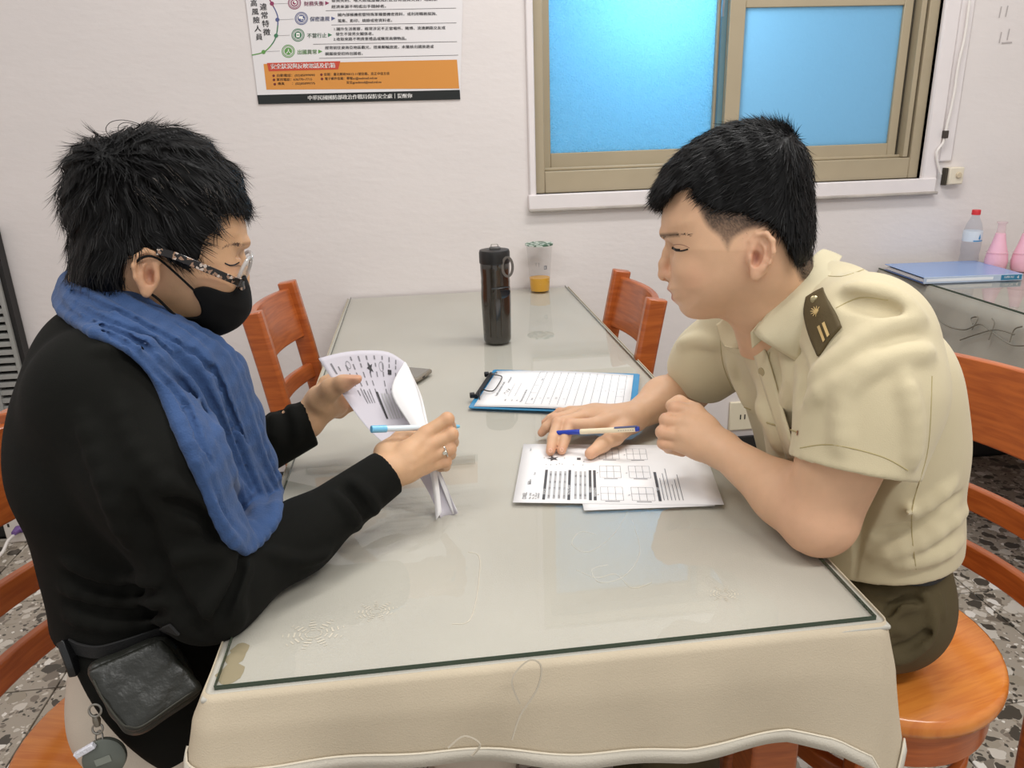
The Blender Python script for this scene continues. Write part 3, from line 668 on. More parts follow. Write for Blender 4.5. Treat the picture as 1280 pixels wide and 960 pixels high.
def ear(vx, F, ex, ey, W, side=-1, s=1.0, dirf=-1, tilt=0.0):
    """dirf: image direction of the face (-1 left, +1 right)"""
    c0 = F.l3(ex, ey, side*(W+.004)); ca, sa = math.cos(tilt), math.sin(tilt)
    def q(a, b, c): return c0+V3((a*ca-b*sa)*-dirf*s, (a*sa+b*ca)*s, side*c*s)
    vx.ell(q(.002, .003, .003), (.0150*s, .0265*s, .0070*s), k=.006)
    pts = [q(-.006, .010, -.001), q(-.010, .017, .003), q(-.004, .0255, .006), q(.006, .027, .009), q(.0135, .019, .011), q(.0155, .007, .011), q(.012, -.006, .009), q(.006, -.015, .006)]
    vx.chain(pts, [.0022, .0028, .003, .0034, .0036, .0036, .0034, .003], k=.003)
    vx.ell(q(.000, -.021, .004), (.0068*s, .0085*s, .004*s), k=.004)
    vx.ell(q(.003, .004, .012), (.0100*s, .0190*s, .0085*s), k=.003, op='s')
    vx.ell(q(-.002, -.003, .007), (.0070*s, .0095*s, .0085*s), k=.002, op='s')
    vx.chain([q(.002, .016, .0055), q(.0075, .009, .0065), q(.0080, -.003, .0065), q(.004, -.012, .007)], [.0018, .0022, .0024, .0020], k=.003)
    vx.ell(q(-.009, -.003, .004), (.0035*s, .006*s, .004*s), k=.003)
def strands(pts, nrm, dirs, length, width, rng, curl=.2, lift=.25, seg=4, grav=None):
    """thin tapering ribbons rooted at pts"""
    n = len(pts); L = length*(.6+.8*rng.random(n)); d = dirs+nrm*lift+rng.normal(0, curl, (n, 3)); d /= np.linalg.norm(d, axis=1)[:, None]
    sidev = np.cross(d, nrm+rng.normal(0, .3, (n, 3))); sidev /= np.maximum(np.linalg.norm(sidev, axis=1), 1e-9)[:, None]
    vs = []; p = pts-nrm*.002
    for k in range(seg+1):
        w = width*(1-k/seg)**.7*.5+width*.03
        vs.append(p+sidev*w); vs.append(p-sidev*w)
        p = p+d*(L/seg)[:, None]
        d = d+(grav if grav is not None else 0)/seg+(-nrm*.45)/seg; d /= np.linalg.norm(d, axis=1)[:, None]
    V = np.stack(vs, 1); m = 2*(seg+1); base = (np.arange(n)*m)[:, None]
    Q = np.concatenate([base+np.array([[2*k, 2*k+1, 2*k+3, 2*k+2]]) for k in range(seg)]); return V.reshape(-1, 3), Q
def stroke(tree, pts, r, lift=.0, n=8, fb=None, th=5, mb=None):
    """a fine tube laid on a surface through pixels"""
    mb = mb or MB(); q = [onto(tree, x, y, lift, fb) for x, y in spline(pts, n)]; q = [p for p in q if p is not None]
    if len(q) > 1: mb.tube(q, r, th)
    return mb
def patch(tree, px_rows, m, name, parent, lift=.003, thick=.002, sub=1, fb=.33):
    """sheet laid on a surface: rows of pixels"""
    vs = []; fs = []; nr, nc = len(px_rows), len(px_rows[0])
    for r in px_rows:
        for c in r: vs.append(onto(tree, c[0], c[1], lift if len(c) < 3 else c[2], fb))
    for i in range(nr-1):
        for j in range(nc-1): a = i*nc+j; fs.append((a, a+1, a+nc+1, a+nc))
    o = MB().add(vs, fs).build(name, m, parent, ang=80)
    if sub: b = o.modifiers.new('sub', 'SUBSURF'); b.levels = sub; b.render_levels = sub
    b = o.modifiers.new('thick', 'SOLIDIFY'); b.thickness = thick; b.offset = 0; return o
def grid_rows(top, bot, nr=5):
    top = [np.array(p, float) for p in top]; bot = [np.array(p, float) for p in bot]
    return [[tuple(t+(b-t)*i/(nr-1)) for t, b in zip(top, bot)] for i in range(nr)]
def sheet_obj(name, fn, m, parent, th=.0003, curl=None, O=None, nx=12, ny=8, x1=1, y1=1):
    vs = []; fs = []
    for i in range(nx+1):
        for j in range(ny+1):
            p = np.array(fn(i/nx*x1, j/ny*y1, 0)); 
            if curl: p[2] += curl(i/nx, j/ny)
            vs.append(p-(O if O is not None else 0))
    for i in range(nx):
        for j in range(ny): a = i*(ny+1)+j; fs.append((a, a+ny+1, a+ny+2, a+1))
    o = MB().add(vs, fs).build(name, m, parent, ang=80); b = o.modifiers.new('thick', 'SOLIDIFY'); b.thickness = th; b.offset = -1; return o
def surf(rows):
    R_ = [np.array(spline([P(*c) if len(c) == 3 and c[0] > 5 else V3(*c) for c in r], 4)) for r in rows]; nc = len(R_[0]); G_ = []
    cols = [np.array(spline([r[j] for r in R_], 5)) for j in range(nc)]; A_ = np.stack(cols, 1)   # [v][u]
    def fn(x, y, l=0):
        v = min(max((1-y)*(A_.shape[0]-1), 0), A_.shape[0]-1.001); u = min(max(x*(A_.shape[1]-1), 0), A_.shape[1]-1.001); i, j = int(v), int(u); fv, fu = v-i, u-j
        p = (A_[i, j]*(1-fu)+A_[i, j+1]*fu)*(1-fv)+(A_[i+1, j]*(1-fu)+A_[i+1, j+1]*fu)*fv
        n = np.cross(A_[i, j+1]-A_[i, j], A_[i+1, j]-A_[i, j]); n /= np.linalg.norm(n)+1e-9
        if n[1] > 0: n = -n
        return tuple(p+n*l)
    return fn
def surf_obj(name, rows, m, parent, O, th=.002, nx=14, ny=10, rev=False):
    return sheet_obj(name, surf(rows), m, parent, th=th, O=O, nx=nx, ny=ny)
# ------------------------------------------------------------------ the uniformed man
rng = np.random.default_rng(5)
M_skin = mat('man_skin', rgb(226, 184, 156), .5, attr='tint', var=.03, vscale=60, bump=.12, bscale=900, sss=.12, spec=.4)
M_hair = mat('black_hair', rgb(11, 10, 10), .5, spec=.22)
man = empty('person', (.80, .34, 0)); tag(man, 'seated man in khaki uniform shirt leaning over the table with a blue and white pen', 'person')
MO = np.array(man.location)
F = HeadFrame(925, 285, .33, turn=0)
G = lambda pts, n=4: [tuple(p) for p in spline([F.l2(*q) for q in pts], n, True)]
h = .0016
vx = Vox(F.l3(800, 445, -.10)*[1, 1, 1], F.l3(1045, 140, .10), h)
A, B = vx.ax[0][:, None], vx.ax[1][None, :]; C = vx.ax[2][None, None, :]
face = [(832, 250), (829, 264), (827, 277), (828, 290), (832, 298), (836, 306), (838, 320), (839, 335), (839, 348), (836, 355), (834, 361), (839, 366), (840, 374), (848, 380), (851, 388), (860, 396), (876, 399), (900, 396), (925, 388), (950, 376),
        (975, 360), (995, 335), (1003, 310), (1010, 280), (1012, 245), (1006, 212), (988, 184), (960, 168), (925, 166), (890, 178), (858, 202), (840, 226)]
b_eye = F.l2(850, 310)[1]; b_chin = F.l2(860, 396)[1]; a_back = F.l2(1010, 260)[0]; a_fr = F.l2(829, 290)[0]
t = np.clip((B-b_chin)/(b_eye-b_chin), 0, 1.2); Wb = .050+.024*np.clip(t, 0, 1)**.8
ta = np.clip((A-a_fr)/(a_back-a_fr), 0, 1); Wm = (Wb*(1-.0*ta)+.004*np.sin(np.pi*ta)).astype(np.float32)*np.ones((vx.n[0], vx.n[1]), np.float32)
vx.d = inflate(A, B, C, G(face), Wm, R=.062, pw=2.3).astype(np.float32)
f3 = F.l3
# nose
vx.chain([f3(838, 302), f3(834, 316), f3(829.5, 330), f3(830.5, 342)], [.0060, .0054, .0060, .0083], k=.007)
vx.cap(f3(846, 345), f3(831, 344), .007, .0065, k=.008)
for s_ in (-1, 1):
    vx.ell(f3(840, 344, s_*.0115), (.0082, .0074, .0066), k=.0035); vx.cap(f3(836, 351, s_*.0055), f3(832, 349, s_*.0045), .0030, .0026, k=.002, op='s')
    vx.ell(f3(838, 312, s_*.031), (.0105, .0095, .0150), k=.009, op='s')                   # eye socket
    vx.ell(f3(857, 312, s_*.031), (.0135, .0125, .0135), k=.004)                           # lidded eyeball
    vx.chain([f3(834, 293, s_*.012), f3(834, 291, s_*.026), f3(844, 292, s_*.042)], [.0045, .005, .0045], k=.010)   # brow ridge
    vx.chain([f3(842, 306, s_*.020), f3(843, 305, s_*.031), f3(852, 307, s_*.043)], [.0012, .0012, .001], k=.003, op='s')
    vx.ell(f3(868, 338, s_*.045), (.020, .016, .016), k=.02)                              # cheekbone
    vx.chain([f3(840, 366, s_*.004), f3(843, 367, s_*.014), f3(852, 369, s_*.0225)], [.0014, .0014, .001], k=.003, op='s')
    vx.ell(f3(851, 374, s_*.006), (.006, .0055, .010), k=.006)
ear(vx, F, 946, 318, .070, -1, 1.04, -1, -.06); ear(vx, F, 946, 318, .070, 1, 1.04, -1, -.06)
# neck down to the collar
nb = np.array([F.M @ (P(985, 440, .335)-np.array(F.O))])[0]
vx.cap(f3(962, 345), nb, .055, .064, k=.03)
vx.cap(f3(944, 380), nb, .031, .036, k=.03)
hp, hq = vx.mesh(); hp = smooth_pts(hp, hq, 2, .5)
# colours of the head
base = np.array(rgb(213, 171, 137)[:3]); col = np.tile(base, (len(hp), 1))
def blend(mask, c): global col; col = col*(1-mask[:, None])+np.array(c[:3])*mask[:, None]
def gs(px, py, r, cr=None, cz=None):
    q = f3(px, py); d2 = ((hp[:, 0]-q[0])/r)**2+((hp[:, 1]-q[1])/(cr or r))**2
    if cz is not None: d2 = d2+((np.abs(hp[:, 2])-cz)/.012)**2
    return np.exp(-d2)
blend(.35*gs(832, 340, .010), rgb(214, 150, 124)); blend(.25*gs(870, 345, .02), rgb(212, 150, 122)); blend(.35*gs(946, 318, .018, .026), rgb(214, 148, 124)); blend(.7*gs(944, 320, .0050, .0085), rgb(150, 84, 68))  # ear hollow darkened in the skin colour to stand in for shade
lip = np.clip(1.6*gs(840, 366, .009, .0085)*(np.abs(hp[:, 2]) < .026), 0, .75); blend(lip, rgb(184, 112, 98))
d_f = seg_dist(hp[:, 0], hp[:, 1], G([(866, 236), (874, 262), (885, 285), (900, 298), (911, 315), (919, 300), (935, 290), (950, 288), (966, 296), (978, 318), (990, 338), (1000, 352), (1030, 330), (1030, 180), (900, 180)], 3))
n_f = .78+.22*rng.random(len(hp))
up = np.clip((hp[:, 1]-F.l2(900, 312)[1])/.040, 0, 1); bk = np.clip((hp[:, 0]-F.l2(955, 300)[0])/.03, 0, 1)
blend(np.clip(d_f/.007, 0, 1)*np.clip(.60+.40*np.maximum(up, bk), 0, 1)*n_f, rgb(46, 36, 30))
brow = np.clip(1-np.abs(hp[:, 1]-(f3(835, 295)[1]+.06*(np.abs(hp[:, 2])-.02)))/.0040, 0, 1)*(np.abs(hp[:, 2]) > .008)*(np.abs(hp[:, 2]) < .062)*(hp[:, 0] < F.l2(862, 295)[0]); blend(brow*.8, rgb(34, 25, 21))
heads = (F.world(hp), hq, col)
# hair: solid cap plus strands
hx = Vox(F.l3(800, 350, -.105), F.l3(1045, 130, .105), .0022)
A, B = hx.ax[0][:, None], hx.ax[1][None, :]; C = hx.ax[2][None, None, :]
outer = [(817, 250), (824, 226), (842, 200), (868, 178), (898, 162), (930, 154), (962, 156), (988, 168), (1005, 188), (1013, 215), (1016, 250), (1017, 285), (1014, 312), (1003, 335), (960, 360), (900, 350), (860, 300), (838, 262)]
region = [(810, 262), (805, 120), (1050, 120), (1050, 300), (1024, 330), (1003, 338), (990, 322), (978, 300), (964, 282), (940, 272), (915, 267), (895, 262), (882, 256), (873, 247), (868, 238), (852, 240), (838, 250)]
d1 = inflate(A, B, C, G(outer), np.float32(.0815), R=.060, pw=2.3)
d2 = -seg_dist(A, B, G(region, 3))[:, :, None]+0*C
hx.d = np.maximum(d1, d2).astype(np.float32)
nz = .0018*np.sin(A[:, :, None]*190+B[:, :, None]*60)*np.sin(C*150+A[:, :, None]*80); hx.d = (hx.d+nz).astype(np.float32)
hx.cap(F.l3(955, 285, -.095), F.l3(945, 283, -.06), .002, .002, k=0, op='s')
kp, kq = hx.mesh(); kp = smooth_pts(kp, kq, 1, .5)
kn = normals_of(kp, kq); W_ = F.world(kp); N_ = kn @ F.M
# flow: from the crown forward over the top, down at the sides and back
cr = F.l2(975, 195); da = kp[:, 0]-cr[0]; db = kp[:, 1]-cr[1]
fl = np.stack([-.35-.65*np.tanh(-(da+.01)/.03), np.clip(-np.abs(da)*6-.25, -1.3, 0), np.sign(kp[:, 2])*.12], 1)
top = np.clip((kp[:, 1]-F.l2(0+925, 185)[1])/.02, 0, 1)
fl[:, 1] += top*np.clip((kp[:, 0]-F.l2(890, 185)[0])/.06, 0, 1)*.9; fl -= (fl*kn).sum(1)[:, None]*kn*(1-.5*top[:, None]); fl /= np.maximum(np.linalg.norm(fl, axis=1), 1e-6)[:, None]
idx = rng.integers(0, len(kp), 12000)
sp, sq = strands(W_[idx], N_[idx], fl[idx] @ F.M, .015, .0011, rng, .15, .12)
ti = rng.choice(np.where(top > .4)[0], 2200); s2 = strands(W_[ti], N_[ti], fl[ti] @ F.M, .019, .0011, rng, .25, .45)
fi = rng.choice(np.where((kp[:, 0] < F.l2(850, 250)[0]))[0], 1500); dfr = np.tile(np.array([-.55, -.85, 0]) @ F.M, (len(fi), 1)); s3 = strands(W_[fi], N_[fi], dfr, .013, .0012, rng, .12, .06)
HW = np.asarray(heads[0]); hn_ = normals_of(HW, hq); fd = np.where((d_f > .001) & (hp[:, 1] > F.l2(900, 345)[1]))[0]; fd = rng.choice(fd, 7000)
s4 = strands(HW[fd], hn_[fd], np.tile(np.array([.45, -.85, 0]) @ F.M, (len(fd), 1)), .0045, .00045, rng, .3, .35, 2)
hj = join_pq([(W_, kq), (sp, sq), s2, s3, ]); link_mesh('short_sides', s4[0]-MO, s4[1], M_hair, man)['kind'] = 'stuff'; link_mesh('hair', hj[0]-MO, hj[1], M_hair, man)
# eyebrow and lash details
hb_ = bvh(*heads[:2]); lash = MB()
stroke(hb_, [(840, 310), (845, 313), (852, 313.5), (860, 311.5)], .0010, .0001, mb=lash); stroke(hb_, [(840.5, 309), (845, 311.5), (850, 312)], .0011, .0001, mb=lash); crs = stroke(hb_, [(842, 306), (849, 305.5), (856, 307), (862, 310)], .0005, -.0002)
crs.v = [tuple(np.array(p)-MO) for p in crs.v]; crs.build('eyelid_crease_shade', mat('crease_shade', rgb(150, 104, 82), .6), man)  # brown line drawn along the lid as the shade of its crease
for p in lash.v[:0]: pass
lash.v = [tuple(np.array(p)-MO) for p in lash.v]; lash.build('eyelashes', M_hair, man)
bi = [];
for k in range(170):
    u = rng.random()**2.3; q = onto(hb_, 829+u*34, 297.0-4.5*math.sin(u*2.4)+rng.normal(0, 1.5*(1-.5*u)), 0)
    if q is not None: bi.append(np.array(q))
bi = np.array(bi); nn = np.tile(-np.array(F.e3), (len(bi), 1)); eb = strands(bi+nn*.0022, nn, np.tile(np.array([.9, .15, 0]) @ F.M, (len(bi), 1)), .0048, .0005, rng, .12, .4)
link_mesh('eyebrow', eb[0]-MO, eb[1], M_hair, man)

# --- arms and hands (bare forearms)
def finger(vx, pts, r0, r1, k=.004):
    n = len(pts); rs = list(np.linspace(r0, r1, n)); vx.chain(pts, rs, k=k)
    for i in range(1, n-1): vx.ell(pts[i], (rs[i]*1.06,)*3, k=.003)
# near (left) arm
E1 = P(1022, 652, .135); Wr = P(902, 562, .285); Sh1 = P(1098, 425, .17); HM = P(1066, 575, .135)
lo = np.array([.54, .05, .745]); hi = np.array([.86, .42, 1.0])
va = Vox(lo, hi, .0019)
va.cap(P(1062, 540, .14), E1+V3(.005, 0, .012), .056, .044, k=.02); va.cap(E1+V3(.004, 0, -.004), E1, .030, .036, k=.015)
mid = (E1+Wr)/2+V3(.015, -.02, .0); va.chain([E1, E1*.6+Wr*.4+V3(.008, -.006, -.003), Wr], [.041, .0385, .0235], k=.02)
mc = [P(868, 515, .335), P(858, 528, .325), P(852, 543, .318), P(852, 556, .318)]
for m_, r_ in zip(mc, (.0145, .0145, .0135, .012)): va.chain([Wr, Wr*.45+m_*.55, m_], [.021, .0165, r_], k=.012)
pip = [P(843, 510, .340), P(833, 525, .332), P(828, 540, .326), P(829, 554, .325)]
dip = [P(846, 516, .372), P(838, 531, .366), P(834, 546, .358), P(836, 560, .352)]
tip = [P(862, 526, .374), P(856, 540, .370), P(853, 553, .362), P(853, 565, .354)]
for m_, a_, b_, c_, r_ in zip(mc, pip, dip, tip, (.0100, .0104, .0100, .0088)):
    va.chain([m_, a_, b_, c_], [r_*1.2, r_, r_*.93, r_*.85], k=.0025)
va.chain([P(878, 534, .335), P(864, 513, .36), P(849, 504, .366), P(840, 507, .366)], [.014, .0125, .0112, .0098], k=.006)
for m_ in mc[:4]: va.ell(m_+V3(0, -.006, .002), (.0085,)*3, k=.008)
for i in range(3): va.cap((pip[i]+pip[i+1])/2+V3(0, -.008, 0), (mc[i]+mc[i+1])/2*.4+(pip[i]+pip[i+1])/2*.6+V3(0, -.012, 0), .0012, .0008, k=.003, op='s')
pa, qa = va.mesh(); pa = smooth_pts(pa, qa, 2)
# far (right) arm and the hand that lies on the paper
E2 = PZ(860, 486, .792); W2_ = PZ(790, 522, .785); Sh2 = P(925, 402, .52)
vb = Vox((.38, .38, .7515), (.84, .68, .99), .0019)
vb.cap(Sh2, E2, .046, .040, k=.02); vb.chain([E2, E2*.55+W2_*.45+V3(0, .0, .004), W2_], [.039, .037, .0235], k=.02)
mcb = [PZ(742, 531, .786), PZ(730, 521, .787), PZ(719, 518, .783), PZ(713, 516, .777)]
fg = [([PZ(712, 531, .787), PZ(706, 549, .772), PZ(702, 563, .7595)], .0098), ([PZ(698, 529, .788), PZ(691, 549, .772), PZ(688, 564, .7595)], .0100),
      ([PZ(694, 524, .782), PZ(683, 534, .769), PZ(677, 541, .7595)], .0094), ([PZ(700, 516, .774), PZ(688, 523, .766), PZ(681, 528, .7590)], .0084)]
for m_, (f_, r_) in zip(mcb, fg):
    vb.chain([W2_, W2_*.4+m_*.6, m_], [.020, .0165, .0125], k=.012)
    vb.chain([m_]+f_, [r_*1.22, r_*1.02, r_*.92, r_*.78], k=.003); vb.ell(f_[0], (r_*1.08,)*3, k=.003)
tb_ = [PZ(786, 530, .778), PZ(768, 546, .774), PZ(753, 556, .769), PZ(738, 567, .7625)]
vb.chain(tb_, [.0175, .0140, .0115, .0095], k=.008)
pb, qb = vb.mesh(); pb = smooth_pts(pb, qb, 2)
# hidden body: torso, hips, legs, one coarse skin under the clothes
vl = Vox((.30, .10, .0), (1.14, .60, 1.10), .007)
hipc = P(1085, 735, .33)
vl.cap((.89, .31, .56), (.89, .41, .56), .07, k=.03); vl.cap((.88, .31, .70), (.88, .40, .70), .07, k=.03); vl.cap((.845, .29, .86), (.845, .41, .86), .07, k=.03)
vl.cap(Sh1+V3(-.02, .05, -.01), Sh2, .028, k=.02); vl.cap((.84, .34, .88), P(985, 440, .335), .055, .05, k=.03)
vl.cap(Sh1+V3(-.02, .04, -.01), P(1066, 540, .14), .032, .036, k=.02)
legs = []
for sy, xk in ((.24, .55), (.44, .53)):
    vl.chain([(.90, .29 if sy < .3 else sy, .545), (xk, sy, .515), (xk+.05, sy, .09)], [.07, .052, .035], k=.02); vl.cap((xk+.05, sy, .05), (xk-.10, sy, .035), .035, .03, k=.02)
pl_, ql = vl.mesh(); pl_ = smooth_pts(pl_, ql, 1)
arm_col = lambda p: np.tile(base, (len(p), 1))
P_, Q_ = join_pq([heads[:2], (pa, qa), (pb, qb), (pl_, ql)])
ca = arm_col(pa); 
def reddish(p, c, centres, r, col_, amt):
    m = np.zeros(len(p))
    for q in centres: m = np.maximum(m, np.exp(-((p-q)**2).sum(1)/r**2))
    return c*(1-amt*m[:, None])+np.array(col_[:3])*amt*m[:, None]
ca = reddish(pa, ca, list(pip)+list(tip), .010, rgb(206, 138, 112), .45); ca = reddish(pa, ca, [E1], .05, rgb(208, 152, 126), .5)
cb_ = reddish(pb, arm_col(pb), [f[0][2] for f in fg]+[f[0][0] for f in fg]+[tb_[3]], .010, rgb(204, 132, 108), .5)
body = link_mesh('body', P_-MO, Q_, M_skin, man, np.concatenate([heads[2], ca, cb_, arm_col(pl_)]))
nail = MB(); bt_ = bvh(pb, qb)
for (x, y, w_, h_) in ((735.5, 564, 4.6, 4.0), (702.3, 562, 2.6, 3), (688, 563, 2.6, 3)):
    pts = [onto(bt_, x+w_*math.cos(k*.785), y+h_*math.sin(k*.785), .0006) for k in range(8)]
    if all(p is not None for p in pts): nail.add([np.array(p)-MO for p in pts], [tuple(range(8))])
nail.build('fingernails', mat('nail', rgb(226, 176, 152), .3), man)

# --- shirt
M_kh = mat('khaki_shirt', rgb(203, 190, 156), .8, var=.03, vscale=12, bump=.2, bscale=900, sheen=.15)
vs_ = Vox((.60, .04, .54), (1.12, .70, 1.12), .0032)
T = vs_
T.cap((.888, .29, .60), (.888, .42, .60), .110, k=.05); T.cap((.880, .285, .70), (.880, .42, .70), .110, k=.06)
T.cap((.853, .265, .82), (.853, .43, .82), .111, k=.06); T.cap((.822, .245, .92), (.82, .46, .915), .100, k=.06)
T.cap(P(994, 500, .28), P(1004, 575, .28), .046, .046, k=.05)
T.cap(P(1070, 402, .20), P(945, 394, .50), .052, .050, k=.07)
T.cap(P(1032, 400, .30), P(990, 420, .33), .076, .066, k=.05)
# sleeves
T.chain([P(1092, 424, .175), P(1088, 492, .152), P(1066, 585, .128)], [.068, .073, .0745], k=.045)
T.chain([Sh2, E2*.55+Sh2*.45, E2*.8+Sh2*.2], [.056, .058, .057], k=.04)
n1 = P(1062, 590, .130)-P(1088, 460, .16); n1 /= np.linalg.norm(n1)
def fold(pts, r, k=.012, op='u', lift=.0, ysh=0):
    T.chain([np.array(p) for p in pts], [r*.5]+[r]*(len(pts)-2)+[r*.4], k=k, op=op)
pre_p, pre_q = T.mesh(); pre = bvh(pre_p, pre_q)
def fpx(pts, r, k=.014, op='u', lift=-.002):
    q = [onto(pre, x, y, lift) for x, y in spline(pts, 3)]; q = [np.array(p) for p in q if p is not None]
    if len(q) > 2: fold(q, r, k, op)
for pts, r_ in (([(1018, 474), (1050, 446), (1100, 412), (1150, 398)], .0034), ([(1012, 500), (1070, 468), (1120, 446), (1160, 440)], .0034),
                ([(1090, 645), (1140, 640), (1190, 605)], .0034), ([(1095, 695), (1150, 678), (1205, 640)], .0034), ([(1050, 560), (1055, 500), (1090, 450)], .0024),
                ([(1062, 362), (1105, 366), (1140, 388)], .0030), ([(985, 440), (992, 475), (985, 505)], .0040), ([(1130, 470), (1142, 530), (1138, 580)], .0026),
                ([(850, 430), (875, 425), (895, 428)], .0030), ([(915, 450), (925, 480), (940, 510)], .0034), ([(950, 505), (965, 530), (975, 560)], .0034), ([(1120, 706), (1170, 694), (1210, 670)], .0030)): fpx(pts, r_, .020, 'u', -.0005)
for pts, r_ in (([(1100, 668), (1150, 656), (1200, 620)], .0030), ([(1055, 374), (1085, 382), (1120, 390)], .0024),
                ([(996, 440), (1003, 470), (998, 500)], .0034)): fpx(pts, r_, .016, 's', 0)
# open sleeve ends, neck opening, hem
T.half(P(1063, 584, .13), n1, k=.004, box=((.60, .04, .62), (.80, .205, .93)))
T.cap(P(1063, 584, .13)-n1*.05, P(1063, 584, .13)+n1*.06, .0655, .069, k=.004, op='s')
n2 = E2-Sh2; n2 /= np.linalg.norm(n2); c2_ = PZ(866, 476, .845); 
T.half(Sh2+n2*.155, n2, k=.004, box=((.60, .45, .74), (.84, .70, .95)))
T.cap(Sh2+n2*.12, Sh2+n2*.2, .050, .053, k=.004, op='s')
T.cap(P(1000, 425, .335), P(962, 330, .335), .060, .060, k=.008, op='s')
T.half((0, 0, .575), (0.10, -.05, -1), k=.004)
T.cap((.892, .29, .54), (.892, .415, .54), .1035, k=.01, op='s')
ps_, qs_ = T.mesh(); ps_ = smooth_pts(ps_, qs_, 1, .5)
shirt = link_mesh('shirt', ps_-MO, qs_, M_kh, man); sb_ = bvh(ps_, qs_)
def off(mb): mb.v = [tuple(np.array(p)-MO) for p in mb.v]; return mb
M_seam = mat('khaki_seam', rgb(170, 156, 112), .85)
sm_ = MB()
for pts in ([(1000, 560), (1040, 556), (1100, 570), (1135, 588)], [(1165, 470), (1160, 560), (1140, 640), (1145, 712)], [(1045, 385), (1075, 372), (1110, 375)], [(962, 440), (962, 475), (968, 520)], [(900, 420), (905, 460), (925, 505)], [(1035, 345), (1055, 345), (1085, 335)]):
    stroke(sb_, pts, .0007, .0, mb=sm_)
off(sm_).build('seam', M_seam, shirt)['kind'] = 'stuff'
# under-layer glimpsed in the sleeve
# placket and button
o = patch(sb_, grid_rows([(936, 425), (945, 426), (955, 428)], [(985, 580), (990, 580), (998, 580)], 6), M_kh, 'placket', man, .0035, .002); 
for v in o.data.vertices: v.co -= Vector(MO)
def at_surface(tree, px, py, lift):
    v = ray(px, py).normalized(); h_ = tree.ray_cast(CAM, v); return h_[0]-v*lift, h_[1]
def button(px, py, r, m, name, tree, parent, lift=.003, holes=True):
    p, n = at_surface(tree, px, py, lift); R_ = n.to_track_quat('Z', 'Y').to_matrix().to_4x4(); M4 = Matrix.Translation(p-Vector(MO)) @ R_
    o = MB().lathe([(0, -.001), (r, -.001), (r, .0012), (r*.8, .0018), (r*.7, .0009), (0, .0009)], n=20, M=M4).build(name, m, parent)
    if holes:
        b = MB()
        for dx in (-1, 1):
            for dy in (-1, 1): b.lathe([(0, .0008), (r*.14, .0008), (r*.14, .0012), (0, .0012)], n=8, M=M4 @ Matrix.Translation((dx*r*.28, dy*r*.28, 0)))
        b.build('button_hole', mat('button_dark', rgb(92, 80, 56), .6), o)
    return o
M_btn = mat('khaki_button', rgb(158, 144, 108), .35)
button(952, 465, .0062, M_btn, 'button', sb_, man, .0055)
# pocket with flap edge, pen clips
pk = MB(); stroke(sb_, [(958, 528), (975, 533), (996, 540)], .0011, .001, mb=pk); stroke(sb_, [(912, 502), (925, 507), (938, 512)], .0011, .001, mb=pk); off(pk).build('pocket_edge', M_seam, shirt)['kind'] = 'stuff'
rb = [('ribbon_bar', [(976, 534), (982, 530), (984, 536), (978, 541)], mat('ribbon_navy', rgb(36, 40, 58), .5)), ('ribbon_bar', [(982, 532), (988, 534), (987, 541), (982, 539)], mat('ribbon_white', rgb(225, 222, 216), .5)), ('ribbon_bar', [(988, 534), (997, 538), (996, 544), (988, 542)], mat('ribbon_rust', rgb(176, 84, 46), .5))]
for nm, q, m_ in rb:
    p4_ = [np.array(onto(sb_, x, y, .004))-MO for x, y in q]; b4 = [np.array(onto(sb_, x, y, .001))-MO for x, y in q]
    MB().add(p4_+b4, [(0, 1, 2, 3), (7, 6, 5, 4), (0, 4, 5, 1), (1, 5, 6, 2), (2, 6, 7, 3), (3, 7, 4, 0)]).build(nm, m_, shirt, smooth=False)
# collar
def free_patch(name, rows, m, parent, thick=.002, sub=2, O=MO):
    vs = [np.array(p)-O for r in rows for p in r]; nr, nc = len(rows), len(rows[0])
    fs = [(i*nc+j, i*nc+j+1, (i+1)*nc+j+1, (i+1)*nc+j) for i in range(nr-1) for j in range(nc-1)]
    o = MB().add(vs, fs).build(name, m, parent, ang=80); b = o.modifiers.new('sub', 'SUBSURF'); b.levels = b.render_levels = sub
    b = o.modifiers.new('thick', 'SOLIDIFY'); b.thickness = thick; b.offset = 0; return o
def S_(px, py, l=.004, fb=.25): return np.array(onto(sb_, px, py, l, fb))
M_col = mat('khaki_collar', rgb(206, 195, 163), .8, bump=.2, bscale=900)
# near leaf: fold line up against the neck, outer edge lying on the shoulder
surf_obj('collar', [[(941, 414, .270), (962, 388, .262), (988, 353, .266), (1010, 327, .284), (1023, 314, .32), (1030, 311, .37)],
                      [(950, 424, .25), (974, 404, .240), (998, 370, .240), (1018, 338, .265), (1032, 320, .31), (1040, 314, .37)],
                      [(972, 438, .235), (984, 424, .222), (1003, 388, .222), (1026, 348, .245), (1040, 326, .30), (1047, 317, .37)],
                      [(999, 454, .220), (1003, 428, .212), (1010, 392, .212), (1033, 350, .235), (1047, 330, .29), (1053, 320, .37)]], M_col, man, MO)
surf_obj('collar_stand', [[(938, 416, .275), (960, 390, .266), (986, 356, .270), (1010, 330, .288)], [(940, 436, .275), (964, 414, .268), (992, 380, .272), (1012, 350, .288)]], M_kh, man, MO)
surf_obj('collar', [[(909, 390, .415), (925, 407, .385), (943, 424, .325)], [(901, 401, .415), (917, 421, .385), (940, 437, .325)], [(895, 405, .415), (905, 434, .385), (936, 447, .330)]], M_kh, man, MO)
surf_obj('collar_lining', [[(905, 433, .380), (920, 436, .355), (935, 437, .328)], [(906, 434, .380), (922, 444, .355), (937, 448, .328)]], M_col, man, MO)
